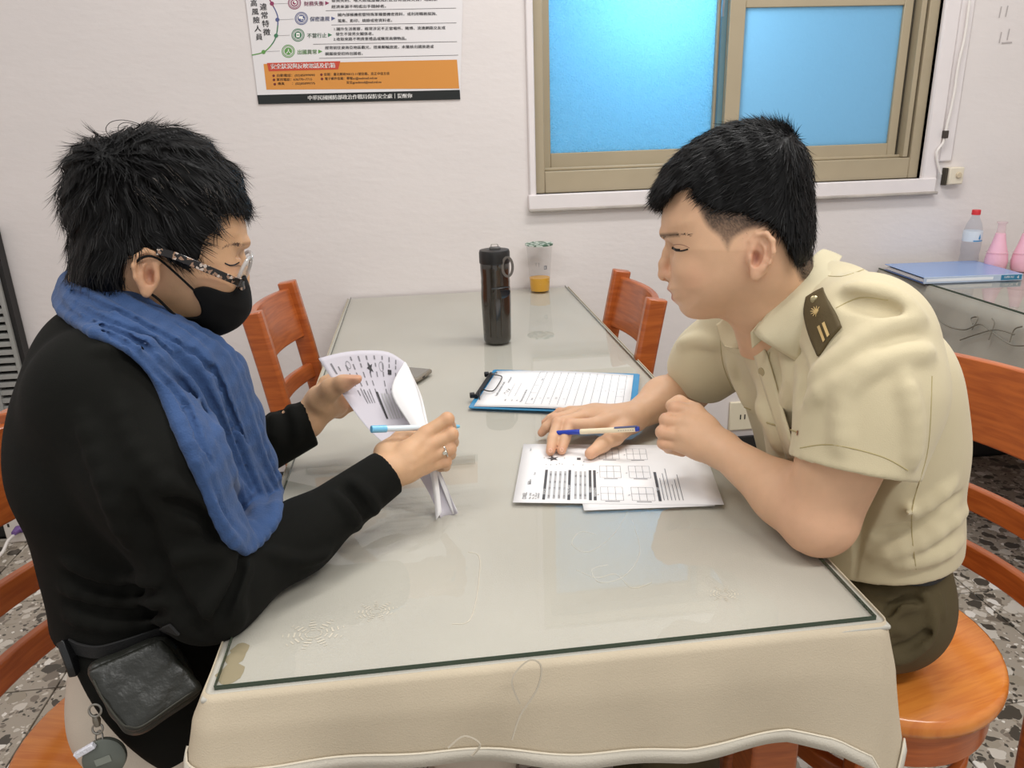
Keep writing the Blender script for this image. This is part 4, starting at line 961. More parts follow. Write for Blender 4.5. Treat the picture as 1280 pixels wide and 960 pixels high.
surf_obj('sleeve_lining', [[(1086, 573, .105), (1110, 580, .112), (1134, 590, .13)], [(1094, 580, .108), (1114, 589, .115), (1133, 598, .13)]], mat('white_lining', rgb(224, 222, 220), .7), man, MO, th=.001)
M_board = mat('olive_board', rgb(84, 70, 40), .75, bump=.3, bscale=900); gold = mat('gold_thread', rgb(206, 176, 118), .45)
brd = [(1007, 371), (1018, 364), (1028, 359)], [(1004, 392), (1022, 385), (1036, 378)], [(1010, 418), (1026, 406), (1044, 393)], [(1021, 445), (1034, 426), (1050, 408)]
rows_ = [[S_(x, y, .007) for x, y in r] for r in brd]; bo = sheet_obj('shoulder_board', surf([[tuple(q) for q in r] for r in rows_]), M_board, man, th=.004, O=MO, nx=8, ny=12)
def BP(u, v, l=.0045):                                  # point on the board: u across 0..1, v along 0..1
    f = v*3; i = min(2, int(f)); f -= i; g_ = u*2; j = min(1, int(g_)); g_ -= j
    p = (rows_[i][j]*(1-g_)+rows_[i][j+1]*g_)*(1-f)+(rows_[i+1][j]*(1-g_)+rows_[i+1][j+1]*g_)*f
    return p-MO-np.array(F.e3)*l
b = MB()
for uu in (.40, .58):
    b.add([BP(uu-.05, .64), BP(uu+.04, .64), BP(uu+.04, .93), BP(uu-.05, .93)], [(0, 1, 2, 3)])
b.build('rank_stripe', gold, bo, smooth=False)
c0 = BP(.42, .37, .006); b = MB()
for k in range(6):
    a = k*math.pi/6; d_ = np.array(F.e1)*math.cos(a)+np.array(F.e2)*math.sin(a)
    b.tube([c0-d_*.0065, c0, c0+d_*.0065], [.0003, .0009, .0003], 5)
b.build('emblem', gold, bo)
c0 = BP(.42, .14, .005); b = MB(); b.lathe([(0, 0), (.0048, 0), (.0048, .001), (.003, .0022), (0, .0026)], n=18, M=Matrix.Translation(c0) @ (-F.e3).to_track_quat('Z', 'Y').to_matrix().to_4x4()); b.build('board_button', mat('brass', rgb(176, 164, 128), .3, metal=.7), bo)
# --- trousers
M_ol = mat('olive_trousers', rgb(78, 67, 40), .85, var=.08, vscale=14, bump=.3, bscale=700)
vt = Vox((.36, .06, .02), (1.13, .66, .70), .0045); T = vt
T.cap((.895, .30, .553), (.895, .415, .553), .098, k=.04); T.cap((.892, .295, .60), (.892, .415, .60), .100, k=.03)
for sy, xk in ((.235, .55), (.445, .53)):
    T.chain([(.90, .275 if sy < .3 else sy, .548), (xk, sy, .525), (xk+.05, sy, .10)], [.098, .066, .052], k=.03)
pre = bvh(*T.mesh())
for pts, r_ in (([(1070, 735), (1110, 745), (1150, 760)], .006), ([(1100, 800), (1115, 765), (1140, 755)], .007), ([(1150, 735), (1165, 770), (1160, 800)], .006), ([(1110, 825), (1135, 820), (1160, 800)], .007), ([(1100, 780), (1130, 790)], .005), ([(1170, 740), (1178, 770)], .005)): fpx(pts, r_, .010)
for pts, r_ in (([(1108, 770), (1122, 752), (1150, 750)], .004), ([(1115, 812), (1140, 805), (1165, 785)], .004)): fpx(pts, r_, .008, 's', -.001)
T.half((0, 0, .635), (0, 0, 1)); T.half((0, 0, .05), (0, 0, -1))
pt_, qt = T.mesh(); trs = link_mesh('trousers', pt_-MO, qt, M_ol, man); tb__ = bvh(pt_, qt)
b = MB(); stroke(tb__, [(1072, 712), (1110, 726), (1160, 730), (1185, 715)], .004, -.001, mb=b, fb=.22); off(b).build('belt', mat('black_belt', rgb(24, 22, 20), .5), man)
for sy, xk in ((.24, .55), (.44, .53)):
    b = MB(); c = [(xk+.10, .0), (xk+.07, .0), (xk-.09, .0), (xk-.15, .0)]
    rings = []
    for x_, w_, h_ in ((xk+.105, .02, .05), (xk+.09, .036, .10), (xk+.05, .04, .115), (xk+.0, .042, .085), (xk-.06, .046, .062), (xk-.12, .042, .05), (xk-.155, .02, .03)):
        rings.append([(x_-MO[0], sy+w_*math.cos(a)-MO[1], max(0, h_/2+h_/2*math.sin(a))) for a in np.linspace(0, 2*math.pi, 17)[:-1]])
    b.loft(rings).build('shoe', mat('black_leather_shoe', rgb(22, 20, 19), .35), man)
# ------------------------------------------------------------------ the woman in black with the blue scarf
rng = np.random.default_rng(9)
M_wsk = mat('woman_skin', rgb(206, 160, 128), .5, attr='tint', var=.04, vscale=70, bump=.15, bscale=800, sss=.12, spec=.4)
wom = empty('person', (-.14, .30, 0)); tag(wom, 'seated woman with short black hair, face mask, glasses, blue scarf and black sweater reading papers', 'person')
MO = np.array(wom.location)
F = HeadFrame(195, 295, .30, turn=0)
f3 = F.l3
c1, c2__ = F.l3(55, 445, -.105), F.l3(335, 140, .105)
vx = Vox(c1, c2__, .0017)
A, B = vx.ax[0][:, None], vx.ax[1][None, :]; C = vx.ax[2][None, None, :]
face = [(300, 250), (304, 268), (307, 282), (308, 294), (305, 304), (301, 313), (301, 328), (303, 345), (303, 360), (301, 380), (294, 396), (282, 408), (264, 413), (244, 408), (224, 396), (196, 384), (150, 372), (112, 350), (96, 318), (88, 280), (86, 240),
        (97, 203), (128, 180), (172, 170), (222, 178), (265, 204), (290, 232)]
b_eye = F.l2(285, 325)[1]; b_chin = F.l2(264, 413)[1]
t = np.clip((B-b_chin)/(b_eye-b_chin), 0, 1.2); Wm = ((.046+.025*np.clip(t, 0, 1)**.8)+0*A).astype(np.float32)
vx.d = inflate(A, B, C, G(face), Wm, R=.060, pw=2.3).astype(np.float32)
vx.chain([f3(298, 312), f3(301, 328), f3(303, 346), f3(303, 354)], [.0056, .0054, .0062, .0074], k=.010)
for s_ in (-1, 1):
    vx.ell(f3(300, 326, s_*.030), (.0095, .0090, .0140), k=.008, op='s'); vx.ell(f3(285, 327, s_*.030), (.0130, .0120, .0130), k=.004)
    vx.chain([f3(303, 304, s_*.012), f3(303, 303, s_*.026), f3(293, 304, s_*.042)], [.004, .0045, .004], k=.010)
    vx.chain([f3(297, 319, s_*.020), f3(297, 318, s_*.031), f3(287, 321, s_*.042)], [.0011, .0011, .001], k=.003, op='s')
    vx.ell(f3(268, 352, s_*.044), (.018, .014, .015), k=.02); vx.cap(f3(285, 345, s_*.03), f3(268, 352, s_*.044), .008, .006, k=.012)
for sd in (-1, 1): ear(vx, F, 186, 339, .069, sd, .90, 1, .20)
nb = np.array(F.M @ (P(135, 440, .30)-np.array(F.O)))
vx.cap(f3(150, 345), nb, .050, .056, k=.03); vx.cap(f3(215, 395), nb+V3(.03, 0, 0), .026, .042, k=.03)
hp, hq = vx.mesh(); hp = smooth_pts(hp, hq, 2, .5)
base = np.array(rgb(203, 161, 124)[:3]); col = np.tile(base, (len(hp), 1))
blend(.4*gs(186, 339, .016, .026), rgb(206, 144, 118)); blend(.65*gs(188, 341, .0045, .008), rgb(140, 82, 64)); blend(.35*gs(290, 334, .014, .006), rgb(170, 116, 92)); blend(.25*gs(262, 350, .018), rgb(210, 150, 122))  # shade of the ear hollow is put into the skin colour too
bl = F.l2(305, 303); m_ = np.clip(1-np.abs(hp[:, 1]-(bl[1]-.08*(np.abs(hp[:, 2])-.02)))/.0028, 0, 1)*(np.abs(hp[:, 2]) > .008)*(np.abs(hp[:, 2]) < .044)*(hp[:, 0] > F.l2(276, 300)[0]); blend(m_*.55, rgb(96, 66, 50))
d_f = seg_dist(hp[:, 0], hp[:, 1], G([(250, 262), (262, 282), (250, 298), (243, 320), (236, 342), (226, 336), (216, 332), (205, 312), (180, 308), (160, 318), (160, 345), (150, 362), (90, 350), (60, 300), (100, 200)], 3)); blend(np.clip(d_f/.008, 0, 1), rgb(26, 20, 17))
heads = (F.world(hp), hq, col); hb_ = bvh(*heads[:2])
# hair
def hair_obj(outer, region, W, seed, cf, nstr, L, wdt, parent, extra=()):
    hx = Vox(c1*1.0, c2__*1.0, .0022); A, B = hx.ax[0][:, None], hx.ax[1][None, :]; C = hx.ax[2][None, None, :]
    d1 = inflate(A, B, C, G(outer), np.float32(W), R=.062, pw=2.3); d2 = -seg_dist(A, B, G(region, 3))[:, :, None]+0*C
    d = np.maximum(d1, d2); A3 = A[:, :, None]; B3 = B[:, :, None]
    r1 = np.sqrt((A3-cf[0])**2+(B3-cf[1])**2); th = np.arctan2(B3-cf[1], A3-cf[0])
    d = d+.0022*np.sin(th*17+np.sin(r1*70)*1.5+C*50)+.0014*np.sin(th*31+r1*90-C*90); hx.d = d.astype(np.float32); return hx
outer = [(307, 262), (305, 240), (297, 218), (275, 195), (242, 170), (205, 160), (170, 161), (146, 168), (138, 174), (116, 174), (92, 190), (80, 214), (78, 238), (74, 258), (82, 278), (88, 302), (90, 330), (92, 354), (150, 376), (230, 360), (280, 330), (300, 290)]
region = [(312, 262), (300, 266), (284, 271), (266, 277), (260, 290), (252, 300), (247, 318), (243, 333), (237, 342), (229, 337), (222, 331), (210, 324), (202, 316), (188, 311), (170, 313), (160, 322), (158, 338), (160, 352), (152, 364), (120, 358), (90, 352), (60, 300), (50, 200), (150, 120), (300, 130), (330, 220)]
cf = F.l2(140, 200)
hx = hair_obj(outer, region, .0815, 3, cf, 0, 0, 0, wom); kp, kq = hx.mesh(); kp = smooth_pts(kp, kq, 1, .5); kn = normals_of(kp, kq); W_ = F.world(kp); N_ = kn @ F.M
def flow_w(p):
    da = p[:, 0]-cf[0]; db = p[:, 1]-cf[1]
    fl = np.stack([np.clip(da*14, -.5, 1.0), -.35-np.clip(np.abs(p[:, 2])*9, 0, 1)-np.clip(-da*12, 0, 1)-np.clip((da-.10)*14, 0, 1.2), np.sign(p[:, 2])*.1], 1); return fl
fl = flow_w(kp)+.45*np.stack([np.sin(kp[:, 1]*160+kp[:, 2]*60), np.sin(kp[:, 0]*130+2), 0*kp[:, 0]], 1); fl -= (fl*kn).sum(1)[:, None]*kn; fl /= np.maximum(np.linalg.norm(fl, axis=1), 1e-6)[:, None]
idx = rng.integers(0, len(kp), 10000); s1_ = strands(W_[idx], N_[idx], fl[idx] @ F.M, .019, .0010, rng, .08, .0, 5)
ti = rng.integers(0, len(kp), 350); s2 = strands(W_[ti], N_[ti], fl[ti] @ F.M, .030, .0004, rng, .22, .12, 6)
fi = rng.choice(np.where(kp[:, 0] > F.l2(262, 250)[0])[0], 1700); s3 = strands(W_[fi], N_[fi], np.tile(np.array([.18, -.98, 0]) @ F.M, (len(fi), 1)), .012, .0010, rng, .16, .03, 5)
fw = []; 
for c_ in range(26):
    a_ = F.l3(150+rng.random()*90, 172+rng.random()*6, rng.normal(0, .03)); 
hj = join_pq([(W_, kq), s1_, s2, s3]); link_mesh('hair', hj[0]-MO, hj[1], M_hair, wom)
fly = MB()
for pts in ([(138, 172), (132, 162), (138, 153), (152, 150), (168, 153), (186, 160)], [(150, 170), (148, 158), (158, 153), (176, 158)], [(205, 161), (222, 162), (236, 170), (244, 176)], [(170, 163), (184, 157), (204, 158), (220, 166)], [(230, 166), (245, 172), (252, 182)]):
    fly.tube([np.array(P(x, y, .285))-MO for i, (x, y) in enumerate(spline(pts, 5))], .00035, 4)
fly.build('loose_hair', M_hair, wom)
M_grey = mat('grey_hair', rgb(120, 112, 104), .4); gh = MB(); hbv = bvh(W_, kq)
for k in range(46):
    x, y = 250+rng.random()*52, 225+rng.random()*42; q = [onto(hbv, x+i*1.2, y+i*3.2, .0016) for i in range(4)]
    if all(p is not None for p in q): gh.tube([np.array(p)-MO for p in q], .00028, 3)
for k in range(24):
    x, y = 165+rng.random()*60, 200+rng.random()*60; q = [onto(hbv, x+i*3.0, y+i*2.0+.3*i*i, .0016) for i in range(5)]
    if all(p is not None for p in q): gh.tube([np.array(p)-MO for p in q], .00025, 3)
gh.build('grey_strands', M_grey, wom)
lash = MB(); stroke(hb_, [(281, 329), (287, 331.5), (293, 331), (299, 328)], .0008, .0002, mb=lash)
for k in range(9):
    q = onto(hb_, 284+k*1.7, 331.3-.03*(k-4)**2, 0); 
    if q is not None: lash.tube([q, q+Vector(F.e1)*.003-Vector(F.e2)*.0022-Vector(F.e3)*.0012], .00025, 3)
lash.v = [tuple(np.array(p)-MO) for p in lash.v]; lash.build('eyelashes', M_hair, wom)
for pts in ([(247, 300), (250, 312), (246, 326)], [(252, 298), (258, 310), (256, 322)], [(262, 280), (270, 288), (272, 296)], [(216, 330), (217, 342), (220, 350)], [(222, 334), (222, 344), (226, 352)]):
    pass
bi = []
for k in range(200):
    u = rng.random(); q = onto(hb_, 279+u*27, 309.5-4.5*math.sin(u*2.6)+rng.normal(0, 1.1), 0)
    if q is not None: bi.append(np.array(q))
bi = np.array(bi); nn = np.tile(-np.array(F.e3), (len(bi), 1)); eb = strands(bi+nn*.0021, nn, np.tile(np.array([-.9, -.1, 0]) @ F.M, (len(bi), 1)), .005, .0005, rng, .1, .45)
link_mesh('eyebrow', eb[0]-MO, eb[1], mat('brown_brow', rgb(84, 60, 46), .6), wom)
# face mask
mk_o = [(303, 250), (306, 300), (303, 335), (307, 345), (312, 358), (314.5, 374), (314, 386), (309, 396), (297, 409), (276, 419), (255, 421), (234, 413), (214, 398), (190, 384), (150, 372), (112, 350), (96, 318), (88, 280), (97, 203), (172, 170), (265, 204), (295, 235)]
mk_r = [(303, 343), (306, 342), (322, 350), (325, 400), (290, 430), (240, 425), (216, 402), (219, 391), (232, 393), (246, 391), (249, 385), (246, 374), (240, 364), (238.5, 359), (242, 356), (252, 354), (264, 357), (276, 361), (286, 361), (291, 355), (297, 346)]
q_ = Vox(F.l3(195, 445, -.08), F.l3(330, 325, .08), .0016); A, B = q_.ax[0][:, None], q_.ax[1][None, :]; C = q_.ax[2][None, None, :]
t = np.clip((B-b_chin)/(b_eye-b_chin), 0, 1.2); Wk = (.0515+.0245*np.clip(t, 0, 1)**.8)+0*A
d1 = inflate(A, B, C, G(mk_o), Wk.astype(np.float32), R=.058, pw=2.2); d2 = -seg_dist(A, B, G(mk_r, 5))[:, :, None]+0*C
q_.d = np.maximum(d1, d2).astype(np.float32); kp, kq2 = q_.mesh(); kp = smooth_pts(kp, kq2, 2)
M_mask = mat('black_mask', rgb(11, 11, 11), .8, spec=.2, bump=.15, bscale=1200); mko = link_mesh('face_mask', F.world(kp)-MO, kq2, M_mask, wom)
st = MB(); L3_ = lambda x, y, c: F.world(F.l3(x, y, c))-MO
st.tube(spline([L3_(240, 359, -.069), L3_(222, 342, -.0745), L3_(204, 326, -.078), L3_(195, 320, -.083), L3_(185, 318, -.086), L3_(174, 323, -.085), L3_(167, 333, -.080)], 6), .0014, 6)
st.tube(spline([L3_(226, 396, -.060), L3_(210, 381, -.066), L3_(197, 368, -.072), L3_(186, 360, -.075)], 6), .0016, 6); st.build('ear_loop', M_mask, mko)
# glasses
M_tort = bpy.data.materials.new('tortoise'); M_tort.use_nodes = True; nt = M_tort.node_tree; b_ = nt.nodes['Principled BSDF']; n_ = nt.nodes.new('ShaderNodeTexVoronoi'); n_.inputs['Scale'].default_value = 300; tc_ = nt.nodes.new('ShaderNodeTexCoord'); nt.links.new(tc_.outputs['Object'], n_.inputs['Vector'])
s_c = nt.nodes.new('ShaderNodeSeparateColor'); nt.links.new(n_.outputs['Color'], s_c.inputs[0]); cr_ = nt.nodes.new('ShaderNodeValToRGB'); cr_.color_ramp.interpolation = 'CONSTANT'; e = cr_.color_ramp.elements; e[0].color = rgb(22, 17, 15); e[1].position = .62; e[1].color = rgb(150, 118, 96); q = e.new(.85); q.color = rgb(196, 180, 168)
nt.links.new(s_c.outputs[0], cr_.inputs[0]); nt.links.new(cr_.outputs[0], b_.inputs['Base Color']); b_.inputs['Roughness'].default_value = .15
M_clr = see_through('clear_acetate', (.80, .80, .80, 1), .08, 1.5, dens=.35); M_lens = see_through('lens', (.98, .98, .98, 1), .01, 1.35)
gg = empty('glasses', (0, 0, 0)); gg.parent = wom
def lens_ring(cx, cy, cc, sg):
    c = F.l3(cx, cy, cc); u = V3(.0095, .0205, 0); v = V3(.0060*sg, -.002, .024)
    ring = [F.world(c+u*math.sin(t)*(1-.10*math.cos(t)*sg)+v*math.cos(t))-MO for t in np.linspace(0, 2*math.pi, 33)]
    return ring
for cx, cy, cc, sg, m_ in ((301, 342, -.031, 1, M_clr), (306, 336, .031, -1, M_clr)):
    ring = lens_ring(cx, cy, cc, sg); MB().tube(ring, .0022, 8, cap=False).build('lens_rim', m_, gg); MB().add(ring[:-1], [tuple(range(32))]).build('lens', M_lens, gg, smooth=False)
MB().tube([L3_(305, 331, -.008), L3_(311, 326, 0), L3_(307, 328, .008)], .0022, 8).build('bridge', M_clr, gg)
MB().tube(spline([L3_(296, 352, -.058), L3_(291, 349, -.069), L3_(262, 336.5, -.080), L3_(232, 324, -.088), L3_(212, 316, -.088), L3_(196, 312, -.086)], 6), .002, flat=(.0085, .0024), up=tuple(F.e3)).build('temple', M_tort, gg)
MB().tube(spline([L3_(303, 320, .055), L3_(298, 318, .066), L3_(262, 318, .073), L3_(205, 315, .077)], 6), .002, flat=(.006, .0022), up=tuple(F.e3)).build('temple', M_tort, gg)
MB().tube([L3_(294, 347, -.064), L3_(296, 357, -.058)], .0042, 8).build('hinge_corner', M_tort, gg)
# arms and hands
Sh = P(128, 492, .165); El = P(262, 738, .115); Wn = P(484, 590, .285)
vr = Vox(P(440, 650, .22)*[1, 1, 1]-V3(0, .02, .0), P(590, 500, .38)+V3(.01, .03, .02), .0018)
mc = [P(532, 542, .318), P(537, 557, .310), P(536, 571, .305), P(531, 584, .303)]
pip = [P(559, 524, .328), P(564, 543, .320), P(562, 561, .314), P(557, 577, .311)]
dip = [P(563, 534, .348), P(566, 553, .342), P(563, 568, .336), P(557, 583, .331)]
tip = [P(553, 540, .362), P(556, 557, .358), P(553, 571, .353), P(549, 585, .347)]
vr.cap(P(455, 612, .262), Wn, .029, .0225, k=.01)
for m_, a_, b2, c_, r_ in zip(mc, pip, dip, tip, (.0090, .0092, .0086, .0076)):
    vr.chain([Wn, Wn*.5+m_*.5+V3(0, -.003, 0), m_], [.0205, .0150, .0105], k=.010); vr.chain([m_, a_, b2, c_], [r_*1.15, r_, r_*.92, r_*.82], k=.0025)
    vr.ell(a_, (r_*1.1,)*3, k=.003); vr.ell(m_+V3(0, -.003, .002), (.0078,)*3, k=.006)
vr.chain([P(482, 566, .305), P(502, 550, .335), P(525, 545, .352), P(540, 543, .358)], [.0165, .0125, .0105, .0088], k=.008)
for i, (a_, b2) in enumerate(((P(500, 572, .29), mc[0]), (P(500, 580, .285), mc[1]), (P(500, 588, .28), mc[2]))): vr.cap(a_*.6+b2*.4+V3(0, -.014, 0), b2+V3(0, -.008, 0), .0018, .0022, k=.006)
pr, qr = vr.mesh(); pr = smooth_pts(pr, qr, 2)
Wf = P(383, 527, .505); Ef = P(265, 590, .47); Shf = P(190, 470, .45)
vf = Vox(P(360, 570, .45)-V3(.01, .03, .01), P(470, 450, .58)+V3(0, .02, .01), .0020)
vf.chain([P(360, 535, .50), Wf, P(404, 503, .513)], [.029, .0245, .026], k=.015); vf.cap(P(404, 503, .513), P(420, 505, .528), .026, .020, k=.015)
vf.chain([P(402, 500, .495), P(414, 486, .482), P(429, 479, .470), P(445, 473, .462)], [.021, .015, .0115, .0092], k=.010)
for m_, a_, b2, r_ in ((P(408, 480, .535), P(424, 468, .55), P(447, 470, .56), .0100), (P(418, 490, .54), P(440, 482, .555), P(462, 480, .555), .0100), (P(424, 502, .54), P(444, 494, .545), P(462, 494, .545), .0095), (P(424, 514, .54), P(440, 506, .54), P(455, 504, .54), .0088)):
    vf.chain([P(400, 510, .515), m_, a_, b2], [.018, r_*1.25, r_, r_*.85], k=.006)
pf_, qf = vf.mesh(); pf_ = smooth_pts(pf_, qf, 2)
vl = Vox((-.34, .08, .0), (.40, .56, 1.10), .007)
vl.cap(P(200, 855, .25), P(200, 855, .36), .062, k=.02); vl.cap(P(172, 705, .25), P(172, 705, .35), .062, k=.03); vl.cap(P(150, 570, .25), P(150, 570, .36), .068, k=.03)
vl.cap(Sh, Shf, .03, k=.05); vl.cap(P(150, 540, .3), P(135, 440, .30), .06, .045, k=.04)
for sy in (.205, .385): vl.chain([(-.11, sy, .535), (.27, sy, .505), (.22, sy, .08)], [.065, .045, .032], k=.02); vl.cap((.22, sy, .045), (.35, sy, .03), .03, .022, k=.02)
pl_, ql = vl.mesh(); pl_ = smooth_pts(pl_, ql, 1)
bc = lambda p: np.tile(base, (len(p), 1))
cr2 = reddish(pr, bc(pr), list(pip)+list(mc), .010, rgb(196, 134, 106), .45); cf2 = reddish(pf_, bc(pf_), [P(440, 500, .53), P(445, 472, .46)], .022, rgb(206, 144, 120), .5)
P_, Q_ = join_pq([heads[:2], (pr, qr), (pf_, qf), (pl_, ql)])
body = link_mesh('body', P_-MO, Q_, M_wsk, wom, np.concatenate([heads[2], cr2, cf2, bc(pl_)]))
rg = MB(); rc = (mc[2]*.25+pip[2]*.75); ax_ = pip[2]-mc[2]; ax_ /= np.linalg.norm(ax_)
u_ = np.cross(ax_, [0, 0, 1]); u_ /= np.linalg.norm(u_); v_ = np.cross(ax_, u_)
rg.tube([rc-MO+(u_*math.cos(t)+v_*math.sin(t))*.0098 for t in np.linspace(0, 2*math.pi, 25)], .0013, 8, cap=False); rg.ell = None
rg.tube([rc-MO-u_*.0098*0+V3(0, -.0098, .002), rc-MO+V3(0, -.0128, .002)], .0028, 8); rg.build('ring', mat('silver', rgb(215, 212, 205), .15, metal=1), wom)
# sweater
M_blk = mat('black_sweater', rgb(12, 12, 8), .9, var=.10, vscale=18, bump=.25, bscale=1000, spec=.2)
sw = Vox((-.42, .0, .40), (.26, .62, 1.12), .0034); T = sw
T.cap(P(146, 500, .245), P(146, 500, .37), .095, k=.06); T.cap(P(142, 585, .215), P(142, 585, .385), .108, k=.06)
T.cap(P(168, 705, .22), P(168, 705, .38), .100, k=.06); T.cap(P(196, 810, .215), P(196, 810, .385), .116, k=.05); T.cap(P(215, 870, .215), P(215, 870, .385), .105, k=.05)
T.cap(Sh, Shf, .054, k=.06); T.cap(P(125, 440, .28), P(125, 440, .33), .055, k=.05)
T.chain([Sh, P(190, 590, .125), El], [.062, .059, .052], k=.035); T.chain([El, P(372, 672, .20), P(492, 585, .288)], [.051, .040, .0315], k=.03)
T.chain([Shf, Ef, P(398, 523, .508)], [.055, .048, .036], k=.03)
pre = bvh(*T.mesh())
for pts, r_ in (([(120, 440), (170, 440), (215, 470)], .004), ([(200, 600), (240, 620), (275, 660)], .005), ([(225, 650), (265, 660), (290, 685)], .005), ([(215, 700), (255, 690), (290, 700)], .005), ([(255, 770), (280, 730), (290, 700)], .006),
                ([(300, 780), (295, 740), (310, 705)], .005), ([(105, 520), (130, 600), (160, 680)], .006), ([(85, 700), (130, 720), (200, 728)], .004), ([(80, 735), (140, 750), (210, 752)], .004), ([(85, 770), (140, 782), (200, 775)], .004),
                ([(420, 620), (440, 640), (450, 668)], .004), ([(440, 600), (462, 622), (470, 640)], .003), ([(330, 690), (380, 700), (410, 690)], .003), ([(335, 515), (345, 530), (342, 552)], .004), ([(362, 508), (372, 528), (370, 550)], .0035), ([(150, 500), (170, 560), (215, 620)], .005)): fpx(pts, r_, .012)
for pts, r_ in (([(210, 625), (245, 640), (270, 675)], .004), ([(270, 780), (290, 735), (300, 700)], .004), ([(85, 718), (130, 735), (205, 740)], .003), ([(85, 753), (140, 766), (205, 764)], .003), ([(165, 620), (215, 740), (262, 800)], .008), ([(430, 610), (452, 634), (456, 664)], .003)): fpx(pts, r_, .010, 's', -.001)
n3 = P(492, 585, .288)-P(430, 630, .245); n3 /= np.linalg.norm(n3); ce = P(484, 590, .284)
T.half(ce, n3, k=.002, box=((.08, .2, .7), (.26, .40, .92))); T.cap(ce-n3*.03, ce+n3*.03, .0265, .0275, k=.003, op='s')
n4 = P(398, 523, .508)-P(330, 545, .49); n4 /= np.linalg.norm(n4); cg = P(388, 525, .506)
T.half(cg, n4, k=.002, box=((-.05, .42, .72), (.12, .60, .95))); T.cap(cg-n4*.03, cg+n4*.03, .0285, .030, k=.003, op='s')
T.cap(P(145, 470, .30), P(160, 340, .30), .056, .06, k=.012, op='s')
T.half(P(170, 938, .17), (-.25, 0, -1), k=.01); nl = np.array(-VR*.87-VU*.5); T.half(P(122, 890, .11), nl, k=.012, box=((-.42, .0, .40), (.26, .62, P(97, 835, .11)[2])))
ps_, qs_ = T.mesh(); ps_ = smooth_pts(ps_, qs_, 1, .5); swo = link_mesh('sweater', ps_-MO, qs_, M_blk, wom); wb_ = bvh(ps_, qs_)
# scarf
M_sc = mat('blue_scarf', rgb(46, 74, 118), .9, var=.10, vscale=25, bump=.5, bscale=420, sheen=.1, stretch=(1, 1, 1))
U_ = [(112, 340, .40), (97, 343, .34), (112, 348, .262), (150, 366, .232), (200, 392, .222), (245, 417, .228), (278, 447, .238), (303, 505, .25), (327, 565, .26), (345, 610, .27), (341, 655, .27)]
Lw = [(90, 350, .42), (76, 368, .34), (80, 390, .24), (112, 414, .195), (155, 430, .178), (195, 472, .172), (225, 530, .178), (250, 590, .192), (268, 640, .205), (288, 676, .215), (305, 688, .22)]
Ub = spline([P(*p) for p in U_], 5); Lb = spline([P(*p) for p in Lw], 5); ns = len(Ub)
sc = Vox((-.32, .08, .74), (.16, .48, 1.16), .0025); T = sc; nr = 10
rngs = np.random.default_rng(4)
def outside(p, gap, on=True):                          # lift a guide point out of the sweater towards the viewer's side
    if not on: return p
    v = Vector(p)-CAM; L_ = v.length; v.normalize(); h_ = wb_.ray_cast(CAM, v)
    if h_[0] is not None and (h_[0]-CAM).length < L_+gap: return np.array(h_[0]-v*gap)
    return p
for i in range(nr):
    f_ = i/(nr-1); ph = rngs.random()*6; pts = []; rs = []
    for k in range(0, ns, 2):
        u = k/(ns-1); ff = min(1, max(0, f_+.05*math.sin(u*7+ph))); p = Ub[k]*(1-ff)+Lb[k]*ff
        bulge = math.sin(math.pi*ff)*.020; p = p+V3(.0, -1, .1)*bulge*(.5+.8*min(1, u*3))
        wloc = np.linalg.norm(Ub[k]-Lb[k]); r_ = max(.0055, wloc/nr*.74)*(.75+.55*math.sin(u*8+ph)**2); p = outside(p, r_*.7, k > 9); pts.append(p+V3(0, -.003*math.sin(u*11+ph*2), 0)); rs.append(r_)
    T.chain(pts, rs, k=.0022)
    T.chain([p+V3(0, .0155, -.001) for p in pts], [r_*1.25 for r_ in rs], k=.006)
for i in range(15):                                    # fine pleats
    f0, f1 = rngs.random(), rngs.random(); u0 = rngs.random()*.6; pts = []
    for k in np.linspace(u0, min(1, u0+.3+.2*rngs.random()), 9):
        kk = int(k*(ns-1)); ff = f0+(f1-f0)*.3*(k-u0)/.4; p = Ub[kk]*(1-ff)+Lb[kk]*ff; pts.append(p+V3(0, -1, .1)*(math.sin(math.pi*ff)*.020*(.5+.8*min(1, k*3))+.0085)); pts[-1] = outside(pts[-1], .011, kk > 9)
    T.chain(pts, [.0012]+[.0042]*7+[.001], k=.0035)
for i in range(9):                                     # deep creases
    f0 = .12+.76*rngs.random(); u0 = .15+rngs.random()*.45; pts = []
    for k in np.linspace(u0, min(1, u0+.25+.2*rngs.random()), 8):
        kk = int(k*(ns-1)); ff = min(.95, max(.05, f0+(rngs.random()-.3)*.06-.35*(k-u0))); p = Ub[kk]*(1-ff)+Lb[kk]*ff
        pts.append(outside(p+V3(0, -1, .1)*(math.sin(math.pi*ff)*.020*(.5+.8*min(1, k*3))+.011), .0175, kk > 9))
    T.chain(pts, [.001]+[.0034]*6+[.001], k=.004, op='s')
fr_ = [P(*p) for p in ((283, 452, .30), (262, 430, .345), (215, 400, .385), (165, 375, .40), (125, 352, .40), (100, 350, .37))]
T.chain([p+V3(0, 0, -.01) for p in fr_], [.018]*6, k=.01); T.chain([p+V3(0, 0, -.035) for p in fr_], [.018]*6, k=.01)
T.chain([P(283, 460, .29), P(300, 520, .32), P(318, 580, .33), P(330, 640, .33)], [.022, .026, .026, .022], k=.02)
T.chain([P(93, 352, .33), P(90, 372, .30), P(95, 385, .26)], [.014, .016, .014], k=.01)
sp_, sq_ = T.mesh(); sp_ = smooth_pts(sp_, sq_, 1, .4); link_mesh('scarf', sp_-MO, sq_, M_sc, wom)
